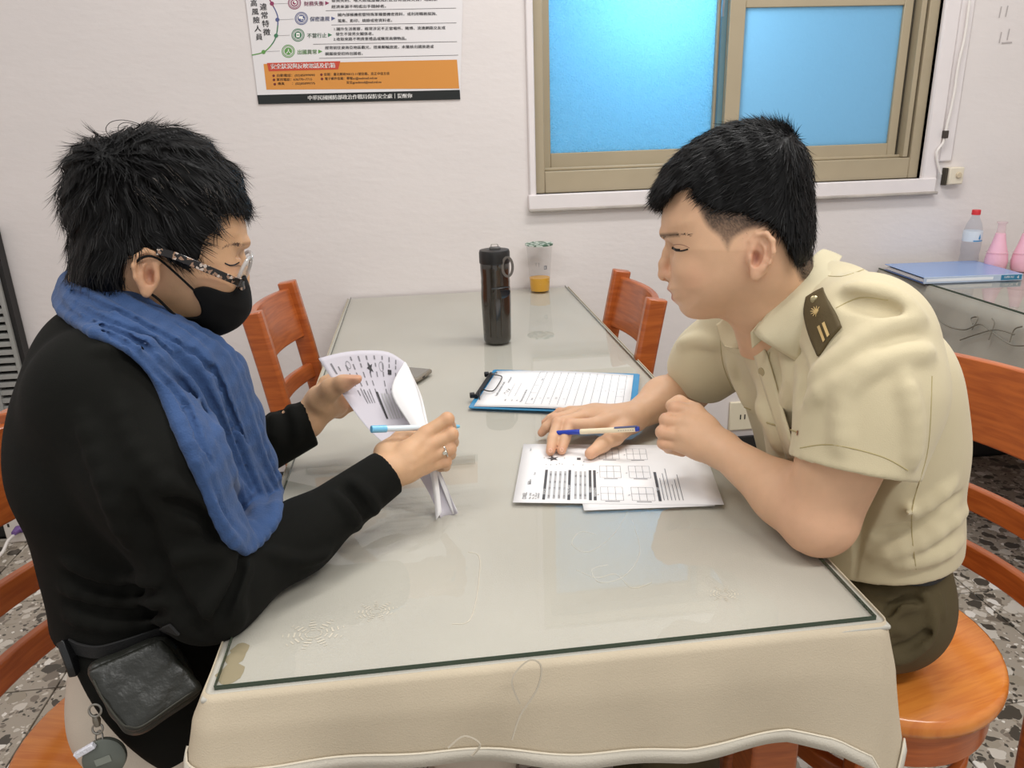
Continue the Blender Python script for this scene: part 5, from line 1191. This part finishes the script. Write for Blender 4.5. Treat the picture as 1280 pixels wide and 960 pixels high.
# trousers
M_bg = mat('light_beige_trousers', rgb(196, 184, 168), .85, var=.04, vscale=12, bump=.25, bscale=700)
vt = Vox((-.36, .06, .02), (.40, .54, .72), .0048); T = vt
T.cap(P(190, 880, .225), P(190, 880, .375), .100, k=.04); T.cap(P(192, 800, .235), P(192, 800, .37), .090, k=.05)
for sy in (.20, .39): T.chain([(-.11, sy, .53), (.27, sy, .51), (.22, sy, .09)], [.090, .062, .046], k=.03)
T.half((0, 0, .69), (0, 0, 1)); T.half((0, 0, .06), (0, 0, -1)); pt_, qt = T.mesh(); link_mesh('trousers', pt_-MO, qt, M_bg, wom)
for sy in (.20, .39):
    rings = []
    for x_, w_, h_ in ((.15, .02, .05), (.17, .034, .09), (.22, .036, .09), (.27, .038, .065), (.33, .04, .05), (.38, .034, .04), (.405, .016, .025)):
        rings.append([(x_-MO[0], sy+w_*math.cos(a)-MO[1], max(0, h_/2+h_/2*math.sin(a))) for a in np.linspace(0, 2*math.pi, 17)[:-1]])
    MB().loft(rings).build('shoe', MATS['black_leather_shoe'], wom)
# ------------------------------------------------------------------ waist bag and key holder
M_lea = mat('black_leather', rgb(34, 35, 30), .42, var=.18, vscale=14, bump=.8, bscale=90, spec=.5)
yb_ = .068
bg = thing('waist_bag', 'black leather waist pouch on the hip of the woman in the scarf', 'bag', aty(180, 860, yb_+.02)); BO = np.array(bg.location)
def slab(pts, y0, th, name, m, parent, O, tilt=0, puff=.004, bev=.003):
    c = spline([(x, y) for x, y in pts], 4, True); cx, cy = np.mean([p[0] for p in c]), np.mean([p[1] for p in c]); rings = []
    for f_, dy in ((.0, -puff), (.5, -puff*.8), (.85, -puff*.35), (.97, 0), (1, .0015), (1, th), (.95, th+.001), (0.0, th+.001)):
        rings.append([P(cx+(x-cx)*max(f_, .01), cy+(y-cy)*max(f_, .01), y0+dy+tilt*(x-cx)*.001)-O for x, y in c])
    return MB().loft(rings).build(name, m, parent, ang=60)
FB = HeadFrame(180, 860, yb_)
def pillow(name, pts, c, W, R, m, seed=0, dent=.0):
    g_ = [FB.l2(*q) for q in pts]; lo = (min(q[0] for q in g_)-.01, min(q[1] for q in g_)-.01, c-W-.01); hi = (max(q[0] for q in g_)+.01, max(q[1] for q in g_)+.01, c+W+.01)
    q_ = Vox(lo, hi, .0016); A, B = q_.ax[0][:, None], q_.ax[1][None, :]; C = q_.ax[2][None, None, :]-c
    d_ = inflate(A, B, C, [tuple(p) for p in spline(g_, 5, True)], np.float32(W), R=R, pw=2.6, sc=min(W, R))
    A3 = A[:, :, None]; B3 = B[:, :, None]; d_ = d_+dent*(np.sin(A3*95+B3*60+seed)*np.sin(B3*80-A3*35)+.5*np.sin(A3*210-B3*160))
    q_.d = d_.astype(np.float32); p_, f_ = q_.mesh(); return link_mesh(name, FB.world(smooth_pts(p_, f_, 2))-BO, f_, m, bg)
pillow('pouch', [(108, 834), (150, 812), (205, 792), (222, 805), (238, 830), (252, 860), (246, 874), (215, 895), (178, 919), (158, 919), (145, 905), (128, 880)], .026, .020, .02, M_lea, dent=.0006)
pillow('flap', [(112, 846), (117, 835), (160, 816), (198, 800), (206, 802), (228, 828), (250, 857), (248, 865), (215, 887), (178, 912), (160, 913), (148, 904), (128, 874)], .004, .0075, .010, M_lea, 2, .0008)
b = MB(); b.tube([FB.world(FB.l3(x, y, -.0025))-BO for x, y in spline([(117, 850), (130, 875), (151, 903), (162, 908), (178, 907), (215, 882), (244, 862)], 5)], .0009, 5); b.build('edge_stitching', mat('dark_stitch', rgb(62, 62, 54), .6), bg)
wbs = [onto(wb_, x, y, .003, .1) for x, y in spline([(86, 806), (100, 812), (125, 815), (160, 806), (200, 792), (218, 787)], 4)]
MB().tube([np.array(p)-BO for p in wbs], .002, flat=(.016, .003), up=(0, 1, 0)).build('belt_strap', mat('black_webbing', rgb(20, 20, 20), .7, bump=.3, bscale=500), bg)
MB().tube([P(83, 800, .13)-BO, P(90, 820, .12)-BO, P(96, 838, .12)-BO], .006, flat=(.010, .024), up=(0, 1, 0)).build('strap_buckle', mat('black_plastic', rgb(18, 18, 19), .25), bg, bevel=.002)
M_stl = mat('dull_steel', rgb(150, 146, 138), .3, metal=.9)
kc = thing('key_holder', 'round grey key reel hanging on a snap hook below the black waist pouch', 'key holder', aty(130, 940, .075)); KO = np.array(kc.location)
def ringt(px, py, r, y, tr, name, m, tilt=0, sx=1): 
    c = P(px, py, y)-KO; MB().tube([c+V3(r*sx*math.cos(t), r*math.sin(t)*tilt, r*math.sin(t)) for t in np.linspace(0, 2*math.pi, 25)], tr, 6, cap=False).build(name, m, kc)
ringt(119, 888, .0065, .078, .0014, 'hook_ring', M_stl, .3); ringt(122, 911, .0055, .078, .0012, 'swivel_ring', M_stl, .3); ringt(124, 922, .0060, .076, .0011, 'split_ring', M_stl, .6, .6)
MB().tube([P(119, 895, .078)-KO, P(121, 901, .078)-KO, P(122, 907, .078)-KO], [.0035, .0045, .003], 8).build('snap_hook', M_stl, kc)
Rm = Matrix.Translation(P(131, 947, .070)-KO) @ Vector((.1, -1, .25)).to_track_quat('Z', 'Y').to_matrix().to_4x4()
MB().lathe([(0, -.005), (.0205, -.005), (.0225, -.003), (.0225, .003), (.020, .005), (0, .006)], n=36, M=Rm).build('reel_case', mat('grey_reel', rgb(98, 102, 94), .35, metal=.3), kc)
MB().box((-.0085, -.004, .0062), (.0085, .004, .0068), Rm @ Matrix.Rotation(.2, 4, 'Z')).build('badge', mat('grey_badge', rgb(120, 124, 114), .35), kc, bevel=.0005)
Rc = Matrix.Translation(P(107, 938, .066)-KO) @ Matrix.Rotation(-.5, 4, 'Y'); MB().box((-.013, -.003, -.003), (.012, .003, .004), Rc).build('clear_charm', mat('glitter_charm', rgb(222, 222, 230), .08, spec=1, bump=1, bscale=300), kc, bevel=.0012)
# ------------------------------------------------------------------ things on the table
M_pap = mat('white_paper', rgb(236, 234, 233), .6); M_ink = mat('black_print', rgb(46, 44, 46), .6); M_gry = mat('grey_print', rgb(178, 176, 176), .6); M_lin = mat('grey_rule', rgb(120, 118, 122), .6)
M_drk = mat('dark_print_bar', rgb(74, 72, 74), .6); PMATS = {'ink': M_ink, 'grey': M_gry, 'line': M_lin, 'bar': M_drk, 'white': M_pap}
def frame_sheet(BL, BR, TL, z, w=.297, hh=.21):         # rectangle on the table from three measured corners
    o = PZ(*BL, z); u = PZ(*BR, z)-o; u /= np.linalg.norm(u); v = PZ(*TL, z)-o; v = v-u*(v@u); v /= np.linalg.norm(v)
    return lambda x, y, l=0: tuple(o+u*x*w+v*y*hh+V3(0, 0, l))
# loose printed form
zf = TT+.0016; fnA = frame_sheet((641, 628), (912, 632), (655, 556), zf)
cu = lambda x, y: .0+.010*max(0, x-.72)**1.5*(1+.0*y)
O1 = np.array(fnA(.5, .5)); p1_ = thing('printed_form', 'printed form with black star under the fingers of the uniformed man', 'paper', O1-V3(0, 0, .0008))
O1 = np.array(p1_.location); sheet_obj('sheet', fnA, M_pap, p1_, curl=cu, O=O1)
pg = Page(lambda x, y, l: tuple(np.array(fnA(x, y, .0003+l))+V3(0, 0, cu(x, y))-O1))
def star(pg, k, x, y, r, asp=1.41):
    pts = []
    for i in range(10):
        a = math.pi/2+i*math.pi/5+.3; q = r if i % 2 == 0 else r*.42; pts.append((x+q*math.cos(a)/asp, y+q*math.sin(a)))
    pg.poly(k, pts, .0001)
def fake_text(pg, k, x, y, n, w, hgt, rr):              # short illegible lines, too small to read in the photograph
    for i in range(n):
        xx = x; 
        if rr.random() < .9: pg.rect(k, x, y-hgt*i*1.9, x+w*(.5+.5*rr.random()), y-hgt*i*1.9-hgt*.75, .0001)
R2 = random.Random(3)
# page x runs left->right in the photo, page y bottom->top; the print runs upwards along y
def vbar(x0, y0, x1, y1, k='bar'): pg.rect(k, x0, y0, x1, y1, .0001)
T_ = lambda s, x, y, sz, k='ink', wd=None: pg.text(k, s, x, y, sz, rot=math.pi/2, lift=.0001) 
star(pg, 'bar', .175, .72, .05)
pg.rect('bar', .305, .70, .325, .74, .0001)
for x, y0_, y1_ in ((.140, .045, .52), (.262, .045, .52), (.367, .045, .52), (.390, .045, .52), (.700, .045, .50)): vbar(x, y0_, x+.014, y1_)
def ptxt(s, x, y, size, k='ink', sx=1.0):
    vs, fs, wd = glyphs(s); P2 = []
    for u, v in vs: P2.append(pg.fn(x-v*size/1.41*1.0, y+u*size*sx, .0002))
    pg.mb(k).add(P2, fs)
for s_, x, y, sz in (('DXEL', .062, .05, .040), ('Mar. 2018', .085, .05, .022), ('No. 256', .100, .05, .022), ('4-1 Shih-A', .113, .05, .022), ('1.38-4034', .126, .05, .022), ('No. 214', .075, .28, .022), ('1.0 ml', .092, .42, .022),
                     ('DEVICE', .152, .12, .026), ('INSTRUMENT', .274, .12, .026), ('RESULT', .379, .16, .026), ('REFERENCE', .402, .10, .026), ('TEST', .712, .2, .026), ('form 1', .05, .86, .022)):
    ptxt(s_, x, y, sz, 'white' if .14 < x < .15+.6 and sz == .026 else 'ink')
for k in range(6): pg.rect('bar', .058+k*.003, .27, .0592+k*.003, .33, .0001)
for x in (.165, .190, .215, .240): pg.rect('grey', x, .06, x+.012, .50, .00005)
for x in (.295, .320, .342): pg.rect('grey', x, .06, x+.012, .50, .00005)
for i in range(4):
    for y in (.08, .20, .30, .42): ptxt('%d.%d' % (R2.randint(1, 9), R2.randint(10, 99)), .176+i*.025, y, .020)
for i in range(3):
    for y in (.10, .26, .40): ptxt('%d%%' % R2.randint(10, 99), .306+i*.024, y, .020)
for gx, gy in ((.425, .05), (.575, .05), (.425, .40), (.575, .40), (.425, .72), (.575, .72)):
    for i in range(4): pg.line('line', gx+i*.036, gy, gx+i*.036, gy+.20, .0018)
    for j in range(3): pg.line('line', gx, gy+j*.10, gx+.108, gy+j*.10, .0028)
    ptxt('kg', gx-.010, gy+.07, .018); pg.rect('line', gx+.02, gy-.02, gx+.09, gy-.012)
for i in range(6): pg.rect('line', .725+i*.018, .06, .7285+i*.018, .30+.08*(i % 3)+.1*(i < 3), .0001)
for x, y in ((.130, .72), (.145, .60), (.17, .60), (.20, .60), (.23, .61), (.24, .72), (.215, .62), (.34, .60), (.345, .66), (.29, .60)): ptxt('oo', x, y, .018)
pg.build(p1_, PMATS, {'bar': 'print_bar', 'grey': 'print_column', 'line': 'print_rule'})
# second sheet showing below and to the right
fnB = frame_sheet((730, 638), (895, 632), (752, 560), TT+.0009)
p2_ = thing('blank_sheet', 'white sheet lying under the printed form', 'paper', np.array(fnB(.3, .5)));  sheet_obj('sheet', fnB, M_pap, p2_, O=np.array(p2_.location), x1=.62)
fnC = frame_sheet((690, 560), (870, 548), (700, 520), TT+.0004, .26, .13)
# clipboard with its form
fnK = frame_sheet((585, 509), (765, 516), (609, 464), TT+.0032, .318, .236)
kb = thing('clipboard', 'blue clear clipboard with a white form near the middle of the table', 'clipboard', np.array(fnK(.5, .5))-V3(0, 0, .0030)); KB = np.array(kb.location)
b = MB(); cor = [(0, .02), (.01, 0), (.99, 0), (1, .02), (1, .98), (.99, 1), (.01, 1), (0, .98)]
b.add([np.array(fnK(x, y))-KB for x, y in cor]+[np.array(fnK(x, y, -.0028))-KB for x, y in cor], [tuple(range(8)), tuple(range(15, 7, -1))]+[(i, i+8, (i+1) % 8+8, (i+1) % 8) for i in range(8)])
b.build('board', mat('blue_board', rgb(64, 138, 182), .2), kb, smooth=False, bevel=.0008)
fnP = lambda x, y, l=0: fnK(.035+x*.925, .025+y*.905, l+.0022)
cuk = lambda x, y: .004*math.sin(math.pi*x)*(.6+.4*y)
sheet_obj('form_sheet', fnP, M_pap, kb, O=KB, curl=cuk)
sheet_obj('form_sheet', lambda x, y, l=0: fnP(x*1.0, y-.012, l-.0012), M_pap, kb, O=KB, curl=cuk)
pg = Page(lambda x, y, l: tuple(np.array(fnP(x, y, .0003+l))+V3(0, 0, cuk(x, y))-KB))
for i in range(13): x = .33+i*.052; pg.line('line', x, .06, x, .96, .0022)
for y in (.06, .35, .56, .80, .96): pg.line('line', .33, y, .955, y, .0036)
pg.line('ink', .19, .25, .19, .60, .0012); pg.line('ink', .235, .25, .235, .62, .0012)
for s_, x, y, sz in (('Health examination record', .115, .25, .036), ('HYGIENE DEPT.', .145, .62, .026), ('Measurement of annual tests', .30, .10, .028), ('Item', .365, .16, .026), ('Dept', .375, .70, .026), ('name', .19, .12, .022), ('unit', .235, .12, .022), ('No.', .27, .12, .022)): ptxt(s_, x, y, sz)
for i in range(12): ptxt('%d' % (i+1), .365+i*.052, .46, .020, 'line')
for i in range(4):
    ptxt('111'[:1+i % 3], .42+i*.052, .20, .030)
sg = spline([(.165, .30), (.150, .34), (.175, .37), (.155, .40), (.180, .42), (.160, .45), (.185, .40)], 4)
for i in range(len(sg)-1): pg.line('ink', *sg[i], *sg[i+1], .0025)
pg.build(kb, PMATS, {'line': 'form_rule'})
bk_ = MB(); wz = .0105
pts = [fnK(.045, .15, .004), fnK(.03, .30, wz), fnK(.085, .30, wz-.002), fnK(.11, .36, wz-.003), fnK(.11, .66, wz-.003), fnK(.085, .72, wz-.002), fnK(.03, .72, wz), fnK(.045, .86, .004)]
bk_.tube([np.array(p)-KB for p in spline(pts, 4)], .0012, 6); bk_.build('clip_wire', mat('dark_wire', rgb(60, 56, 52), .3, metal=.6), kb)
MB().tube([np.array(fnK(.015, .20, .004))-KB, np.array(fnK(.015, .80, .004))-KB], .003, flat=(.006, .010), up=(0, 0, 1)).build('clip_bar', mat('black_clip', rgb(28, 28, 30), .4, metal=.3), kb)
for yy in (.22, .78): MB().box(tuple(np.array(fnK(-.012, yy, .001))-KB-V3(.005, .006, 0)), tuple(np.array(fnK(-.012, yy, .010))-KB+V3(.005, .006, 0))).build('clip_end', MATS['black_clip'], kb, bevel=.0015)
# light blue sheet under the far hand
quad_px('blue_card', [(690, 526), (694, 517), (745, 517), (745, 528)], TT+.0006, mat('pale_blue_card', rgb(150, 205, 232), .4), 'pale blue card under the far hand of the uniformed man', 'card')
# pens
def pen(name, label, a, b_, segs, O=None):
    t_ = thing(name, label, 'pen', a); a = np.array(a); b_ = np.array(b_); A0 = np.array(t_.location)
    for nm, f0, f1, r0, r1, m in segs: MB().tube([a+(b_-a)*f0-A0, a+(b_-a)*(f0+.02*(f1-f0))-A0, a+(b_-a)*f1-A0], [r0*.9, r0, r1], 14).build(nm, m, t_)
    return t_
M_pb = mat('blue_plastic', rgb(36, 62, 170), .3); M_pw = mat('cream_plastic_pen', rgb(236, 222, 190), .35)
pa_, pb_ = PZ(689, 541.5, .779), PZ(799, 536, .803)
pn = pen('ballpoint_pen', 'blue and cream ballpoint pen resting across the hand of the uniformed man', pa_, pb_, [('tip', 0, .05, .0012, .0034, M_pb), ('grip', .05, .34, .0040, .0043, M_pb), ('barrel', .34, .96, .0045, .0045, M_pw), ('push_button', .96, 1.0, .0045, .0036, M_pb)])
c_ = (pb_-pa_); n_ = V3(0, -.45, .9); MB().tube([pa_+c_*.72-pa_+n_*.0055, pa_+c_*.97-pa_+n_*.0065], .001, flat=(.0030, .0014), up=(0, -.45, .9)).build('pocket_clip', mat('slate_clip', rgb(84, 92, 130), .3), pn)
lb = pa_+c_*.78-pa_; v_ = V3(*(F.e2)); 
b = MB(); 
for k in range(7): q0 = c_*(.76+.026*k)+V3(0, -.0046, .0005); b.tube([q0, q0+c_*.014], .0007, 4)
b.build('lettering', mat('pen_print', rgb(96, 96, 104), .5), pn)
wa, wb2 = P(464, 536.5, .300), P(574, 533, .352)
M_lb = mat('light_blue_plastic', rgb(120, 190, 224), .2); M_cp = mat('clear_plastic', rgb(214, 226, 232), .15)
pen('gel_pen', 'light blue clear pen held by the woman in the scarf', wa, wb2, [('cap', 0, .16, .0050, .0050, M_lb), ('barrel', .16, .90, .0040, .0040, M_cp), ('tip', .90, 1.0, .0038, .0022, M_lb)])
# papers held by the woman
hpz = thing('held_papers', 'curled stack of printed papers held up by the woman in the scarf', 'paper', P(500, 540, .40)); HO = np.array(hpz.location)
M_pap2 = mat('shaded_paper', rgb(200, 195, 202), .7)  # front sheet's shade is put into its colour, greyer than the other sheets
fa = surf([[(398, 448, .500), (425, 441, .515), (455, 438, .530), (485, 440, .538), (507, 453, .520)],
           [(427, 491, .468), (447, 488, .485), (468, 486, .495), (488, 486, .495), (507, 482, .480)],
           [(462, 538, .405), (476, 537, .415), (490, 536, .420), (506, 535, .415), (522, 533, .405)],
           [(520, 590, .355), (526, 588, .360), (532, 586, .362), (540, 584, .360), (547, 582, .355)],
           [(551, 648, .312), (555, 647, .316), (560, 646, .318), (566, 644, .318), (572, 642, .314)]])
sheet_obj('front_sheet', fa, M_pap2, hpz, O=HO, nx=16, ny=24)
fb_ = surf([[(506, 452, .521), (508, 454, .515), (511, 459, .508)],
            [(489, 489, .452), (506, 485, .455), (524, 492, .470)],
            [(515, 536, .396), (524, 535, .394), (533, 533, .400)],
            [(537, 590, .345), (541, 589, .342), (546, 587, .346)],
            [(545, 650, .304), (548, 646, .304), (552, 640, .308)]])
sheet_obj('folded_sheet', fb_, M_pap, hpz, O=HO, nx=10, ny=24)
fc = surf([[(509, 456, .530), (512, 462, .522)], [(520, 485, .49), (527, 495, .482)], [(530, 532, .41), (536, 534, .405)], [(545, 588, .352), (550, 590, .35)], [(566, 643, .318), (573, 641, .316)]])
sheet_obj('rear_sheet', fc, M_pap, hpz, O=HO, nx=6, ny=20)
pg = Page(lambda x, y, l: tuple(np.array(fa(x, y, .0006+l))-HO))
star(pg, 'ink', .52, .87, .040, 1.0); pg.rect('ink', .74, .835, .79, .865)
for i in range(9):
    x = .16+i*.085
    for j in range(5):
        y = .95-.05*j; 
        if R2.random() < .75: pg.rect('line', x, y, x+.014, y-.022-.015*R2.random())
for x in (.50, .84): pg.rect('ink', x, .73, x+.035, .56)
for i in range(5): pg.rect('grey', .58+i*.05, .72, .605+i*.05, .56)
for i in range(4): pg.rect('line', .30+i*.04, .76-.01*i, .31+i*.04, .66)
pg.rect('line', .10, .93, .12, .86); pg.ring('line', .28, .90, .025, .004); pg.ring('line', .66, .88, .03, .004)
pg.build(hpz, PMATS, {'line': 'print_rule', 'grey': 'print_column'})
# phone
ph = thing('smartphone', 'grey brown smartphone lying behind the held papers', 'phone', PZ(505, 470, TT)); ph.rotation_euler = (0, 0, math.radians(-28))
M_ph = mat('phone_case', rgb(128, 118, 104), .45); MB().box((-.09, -.036, .0), (.052, .036, .010)).build('case', M_ph, ph, bevel=.004)
MB().box((-.085, -.032, .0098), (.048, .032, .0104)).build('screen', mat('phone_screen', rgb(120, 116, 108), .2), ph, bevel=.002)
MB().box((.0515, -.012, .003), (.0526, -.002, .0065)).build('charging_port', M_black, ph); 
# dark sports bottle
bp0 = PZ(622, 426, TT); bo_ = thing('sports_bottle', 'dark translucent water bottle with black flip lid in the middle of the table', 'bottle', bp0)
r0 = .0345
M_smk = mat('smoky_plastic', rgb(44, 40, 34), .12, spec=.6, coat=.5)
MB().lathe([(0, 0), (r0*.86, 0), (r0*.93, .004), (r0*.95, .012), (r0*.97, .05), (r0, .10), (r0*1.01, .125), (r0*.97, .150), (r0*.985, .158), (r0*.96, .168), (r0*.99, .19), (r0*.99, .206), (r0*.96, .208), (0, .208)], n=48).build('body', M_smk, bo_)
MB().lathe([(0, .206), (r0*1.02, .206), (r0*1.03, .210), (r0*1.03, .232), (r0*.98, .238), (r0*.5, .241), (0, .241)], n=48).build('lid', mat('black_lid', rgb(24, 23, 22), .4), bo_)
Rg = MB(); c = Vector((r0*.75, -r0*.78, .215)); Rg.tube([c+Vector((.013*math.sin(t)*.9, -.004, -.016+.024*math.cos(t))) for t in np.linspace(0, 2*math.pi, 25)], .0020, flat=(.006, .002), up=(0, 1, 0), cap=False); Rg.build('carry_loop', mat('grey_strap', rgb(96, 90, 84), .5), bo_)
MB().box((-.012, -.012, .238), (.014, .004, .246)).build('flip_cap', mat('grey_flip', rgb(70, 68, 66), .3), bo_, bevel=.003)
MB().tube([(-.008, 0, .240), (-.006, 0, .252), (.008, 0, .252), (.010, 0, .240)], .0012, 6).build('wire_bail', M_stl, bo_)
b = MB(); hx_ = []
b.add([(.012*math.cos(t)*1.7+.010, -r0*1.012*math.cos(.3), .138+.018*math.sin(t) if math.sin(t) < 0 else .138+.006*math.sin(t)) for t in np.linspace(0, 2*math.pi, 25)[:-1]], [tuple(range(24))])
b.tube([(-.012, -r0*.97, .146), (.012, -r0*1.03, .148), (.030, -r0*.66, .146)], .0016, 6); b.build('finger_recess', mat('gloss_dark', rgb(26, 30, 36), .05, spec=1), bo_)
for x_ in (-.019, -.006, .008): MB().tube([(x_, -math.sqrt(r0*r0-x_*x_)-.0004, .02), (x_, -math.sqrt(r0*r0-x_*x_)-.0012, .12)], .0008, 4).build('body_rib', mat('rib_grey', rgb(70, 64, 56), .2), bo_)
bo_.scale = (1.05, 1.05, .955)
# juice cup
cp0 = PZ(675, 363, TT); cpv = thing('plastic_cup', 'clear takeaway cup with a little orange tea on the table by the wall', 'cup', cp0)
cpv.scale = (1.12, 1.12, .97)
M_cup = see_through('clear_cup', (.93, .93, .93, 1), .06, 1.45)
MB().lathe([(.0255, .0005), (.0275, .004), (.031, .07), (.0362, .150), (.0378, .151), (.0378, .154), (.036, .154)], n=40).build('cup_wall', M_cup, cpv)
MB().lathe([(0, .0015), (.0262, .0015), (.0272, .006), (.0292, .044), (.0292, .0445), (0, .0445)], n=40).build('tea', mat('orange_tea', rgb(214, 158, 46), .2), cpv)
fm = bpy.data.materials.new('leaf_film'); fm.use_nodes = True; nt = fm.node_tree; b_ = nt.nodes['Principled BSDF']; n_ = nt.nodes.new('ShaderNodeTexVoronoi'); n_.inputs['Scale'].default_value = 120; tcn = nt.nodes.new('ShaderNodeTexCoord'); nt.links.new(tcn.outputs['Object'], n_.inputs[0]); cr_ = nt.nodes.new('ShaderNodeValToRGB'); cr_.color_ramp.interpolation = 'CONSTANT'; cr_.color_ramp.elements[0].color = rgb(64, 98, 76); cr_.color_ramp.elements[1].position = .55; cr_.color_ramp.elements[1].color = rgb(190, 200, 190)
sc_2 = nt.nodes.new('ShaderNodeSeparateColor'); nt.links.new(n_.outputs['Color'], sc_2.inputs[0]); nt.links.new(sc_2.outputs[0], cr_.inputs[0]); nt.links.new(cr_.outputs[0], b_.inputs['Base Color']); MATS['leaf_film'] = fm
MB().lathe([(0, .1545), (.0382, .1545), (.039, .153), (.039, .1505), (.0395, .1505), (.0395, .1555), (0, .1558)], n=40).build('film_lid', fm, cpv)
pg = Page(lambda x, y, l: (.0335*math.sin(x)*(1+ (y-.09)*1.1), -.0335*math.cos(x)*(1+(y-.09)*1.1)-.0006, y))
pg.rect('line', .22, .075, .50, .088); pg.rect('white', .30, .078, .34, .085)
for i in range(6): pg.line('line', -.55+i*.07, .098-.004*(i % 2), -.50+i*.07, .100-.004*((i+1) % 2), .0012)
pg.line('line', -.45, .098, -.45, .088, .03); pg.line('line', -.2, .098, -.2, .086, .03); pg.text('line', '8ml', .62, .092, .012, rot=0)
for k, mb in pg.L.items(): mb.build('cup_print', PMATS[k], cpv, smooth=False)
# binder on the side table
q0 = PZ(1154, 355, TT); q1 = PZ(1277, 350, TT); q2 = PZ(1111, 342, TT); u = q1-q0; Lx = np.linalg.norm(u); u /= Lx; v = q2-q0; v -= u*(v@u); v /= np.linalg.norm(v)
bd = thing('ring_binder', 'blue ring binder lying on the side table', 'binder', q0, math.atan2(u[1], u[0])); Ly = min(.24, 1.80-q0[1])
M_bb = mat('binder_blue', rgb(132, 160, 206), .25); M_bd = mat('binder_dark_blue', rgb(50, 84, 140), .3)
MB().box((0, 0, .018), (Lx, Ly, .0205)).build('cover', M_bb, bd, bevel=.001); MB().box((0, 0, 0), (Lx, Ly, .0022)).build('cover', M_bd, bd, bevel=.001)
MB().box((0, -.002, .0), (Lx, .002, .0205)).build('spine', mat('binder_spine', rgb(176, 190, 210), .2), bd, bevel=.001)
MB().box((.006, .01, .003), (Lx-.006, Ly-.01, .0125)).build('paper_stack', M_pap, bd, smooth=False)
MB().box((.008, -.0026, .006), (Lx*.70, -.0019, .015)).build('label_strip', mat('label_white', rgb(222, 226, 232), .4), bd, smooth=False)
MB().box((Lx*.78, -.0026, .003), (Lx*.99, -.0019, .0185)).build('brand_label', mat('label_teal', rgb(40, 116, 150), .4), bd, smooth=False)
pg = Page(lambda x, y, l: (x, -.0028-l, y)); pg.text('white', 'SUPER FILE', Lx*.81, .009, .009, width=Lx*.10); pg.text('white', '4', Lx*.94, .006, .014, bold=.0003); pg.build(bd, PMATS)
# bottles at the wall
def pxbase(x, y): return PZ(x, y, TT)
wb0 = pxbase(1209, 335); wb0[1] = min(wb0[1], 1.775); wt = thing('water_bottle', 'clear water bottle with a red cap beside the pink bottles', 'bottle', wb0)
M_pet = see_through('pet_plastic', (.88, .90, .93, 1), .08, 1.4, dens=.03)
MB().lathe([(.026, 0), (.029, .004), (.0295, .03), (.0275, .05), (.0295, .06), (.0295, .10), (.0285, .125), (.022, .150), (.0125, .170), (.0115, .180)], n=32).build('body', M_pet, wt)
MB().lathe([(0, .178), (.0135, .178), (.0135, .192), (.0125, .194), (0, .194)], n=24).build('cap', mat('red_cap', rgb(206, 44, 52), .4), wt)
MB().lathe([(.0298, .092), (.0298, .122), (.0290, .126)], n=32).build('label_band', mat('label_pale', rgb(206, 214, 222), .4), wt)
pg = Page(lambda x, y, l: (.0303*math.sin(x), -.0303*math.cos(x)-l, y)); 
pg.poly('blue', [(.15, .098), (.0+.02, .103), (.05, .108), (.14, .118), (.24, .108), (.27, .103)]); pg.rect('blue', -.5, .093, .75, .097, nx=8)
for k, mb in pg.L.items(): mb.build('water_drop_mark', mat('label_blue', rgb(52, 134, 186), .4), wt, smooth=False)
M_pk = mat('pink_plastic', rgb(236, 182, 198), .3, var=.04); M_pkc = see_through('pink_clear', (.95, .86, .88, 1), .08, 1.4, dens=.2)
for i, (x, y, lb) in enumerate(((1243, 337, 'pink pear shaped bottle next to the clear water bottle'), (1276, 338, 'pink pear shaped bottle at the right edge of the photo'))):
    q = pxbase(x, y); q[1] = min(q[1], 1.77-.0*i)
    if i == 0:
        pk0 = thing('pink_bottle', lb, 'bottle', q, 0, 'pink bottles on the side table')
        MB().lathe([(0, 0), (.028, 0), (.032, .006), (.0345, .03), (.031, .055), (.022, .085), (.0165, .110), (.0150, .120), (0, .121)], n=36).build('body', M_pk, pk0)
        MB().lathe([(.0150, .118), (.0125, .128), (.012, .150), (.016, .154), (.016, .158), (0, .160)], n=28).build('clear_top', M_pkc, pk0)
        MB().lathe([(.0346, .058), (.0316, .060)], n=36).build('mould_line', M_pkc, pk0)
    else: c = copy_tree(pk0); c.location = q; tag(c, lb)
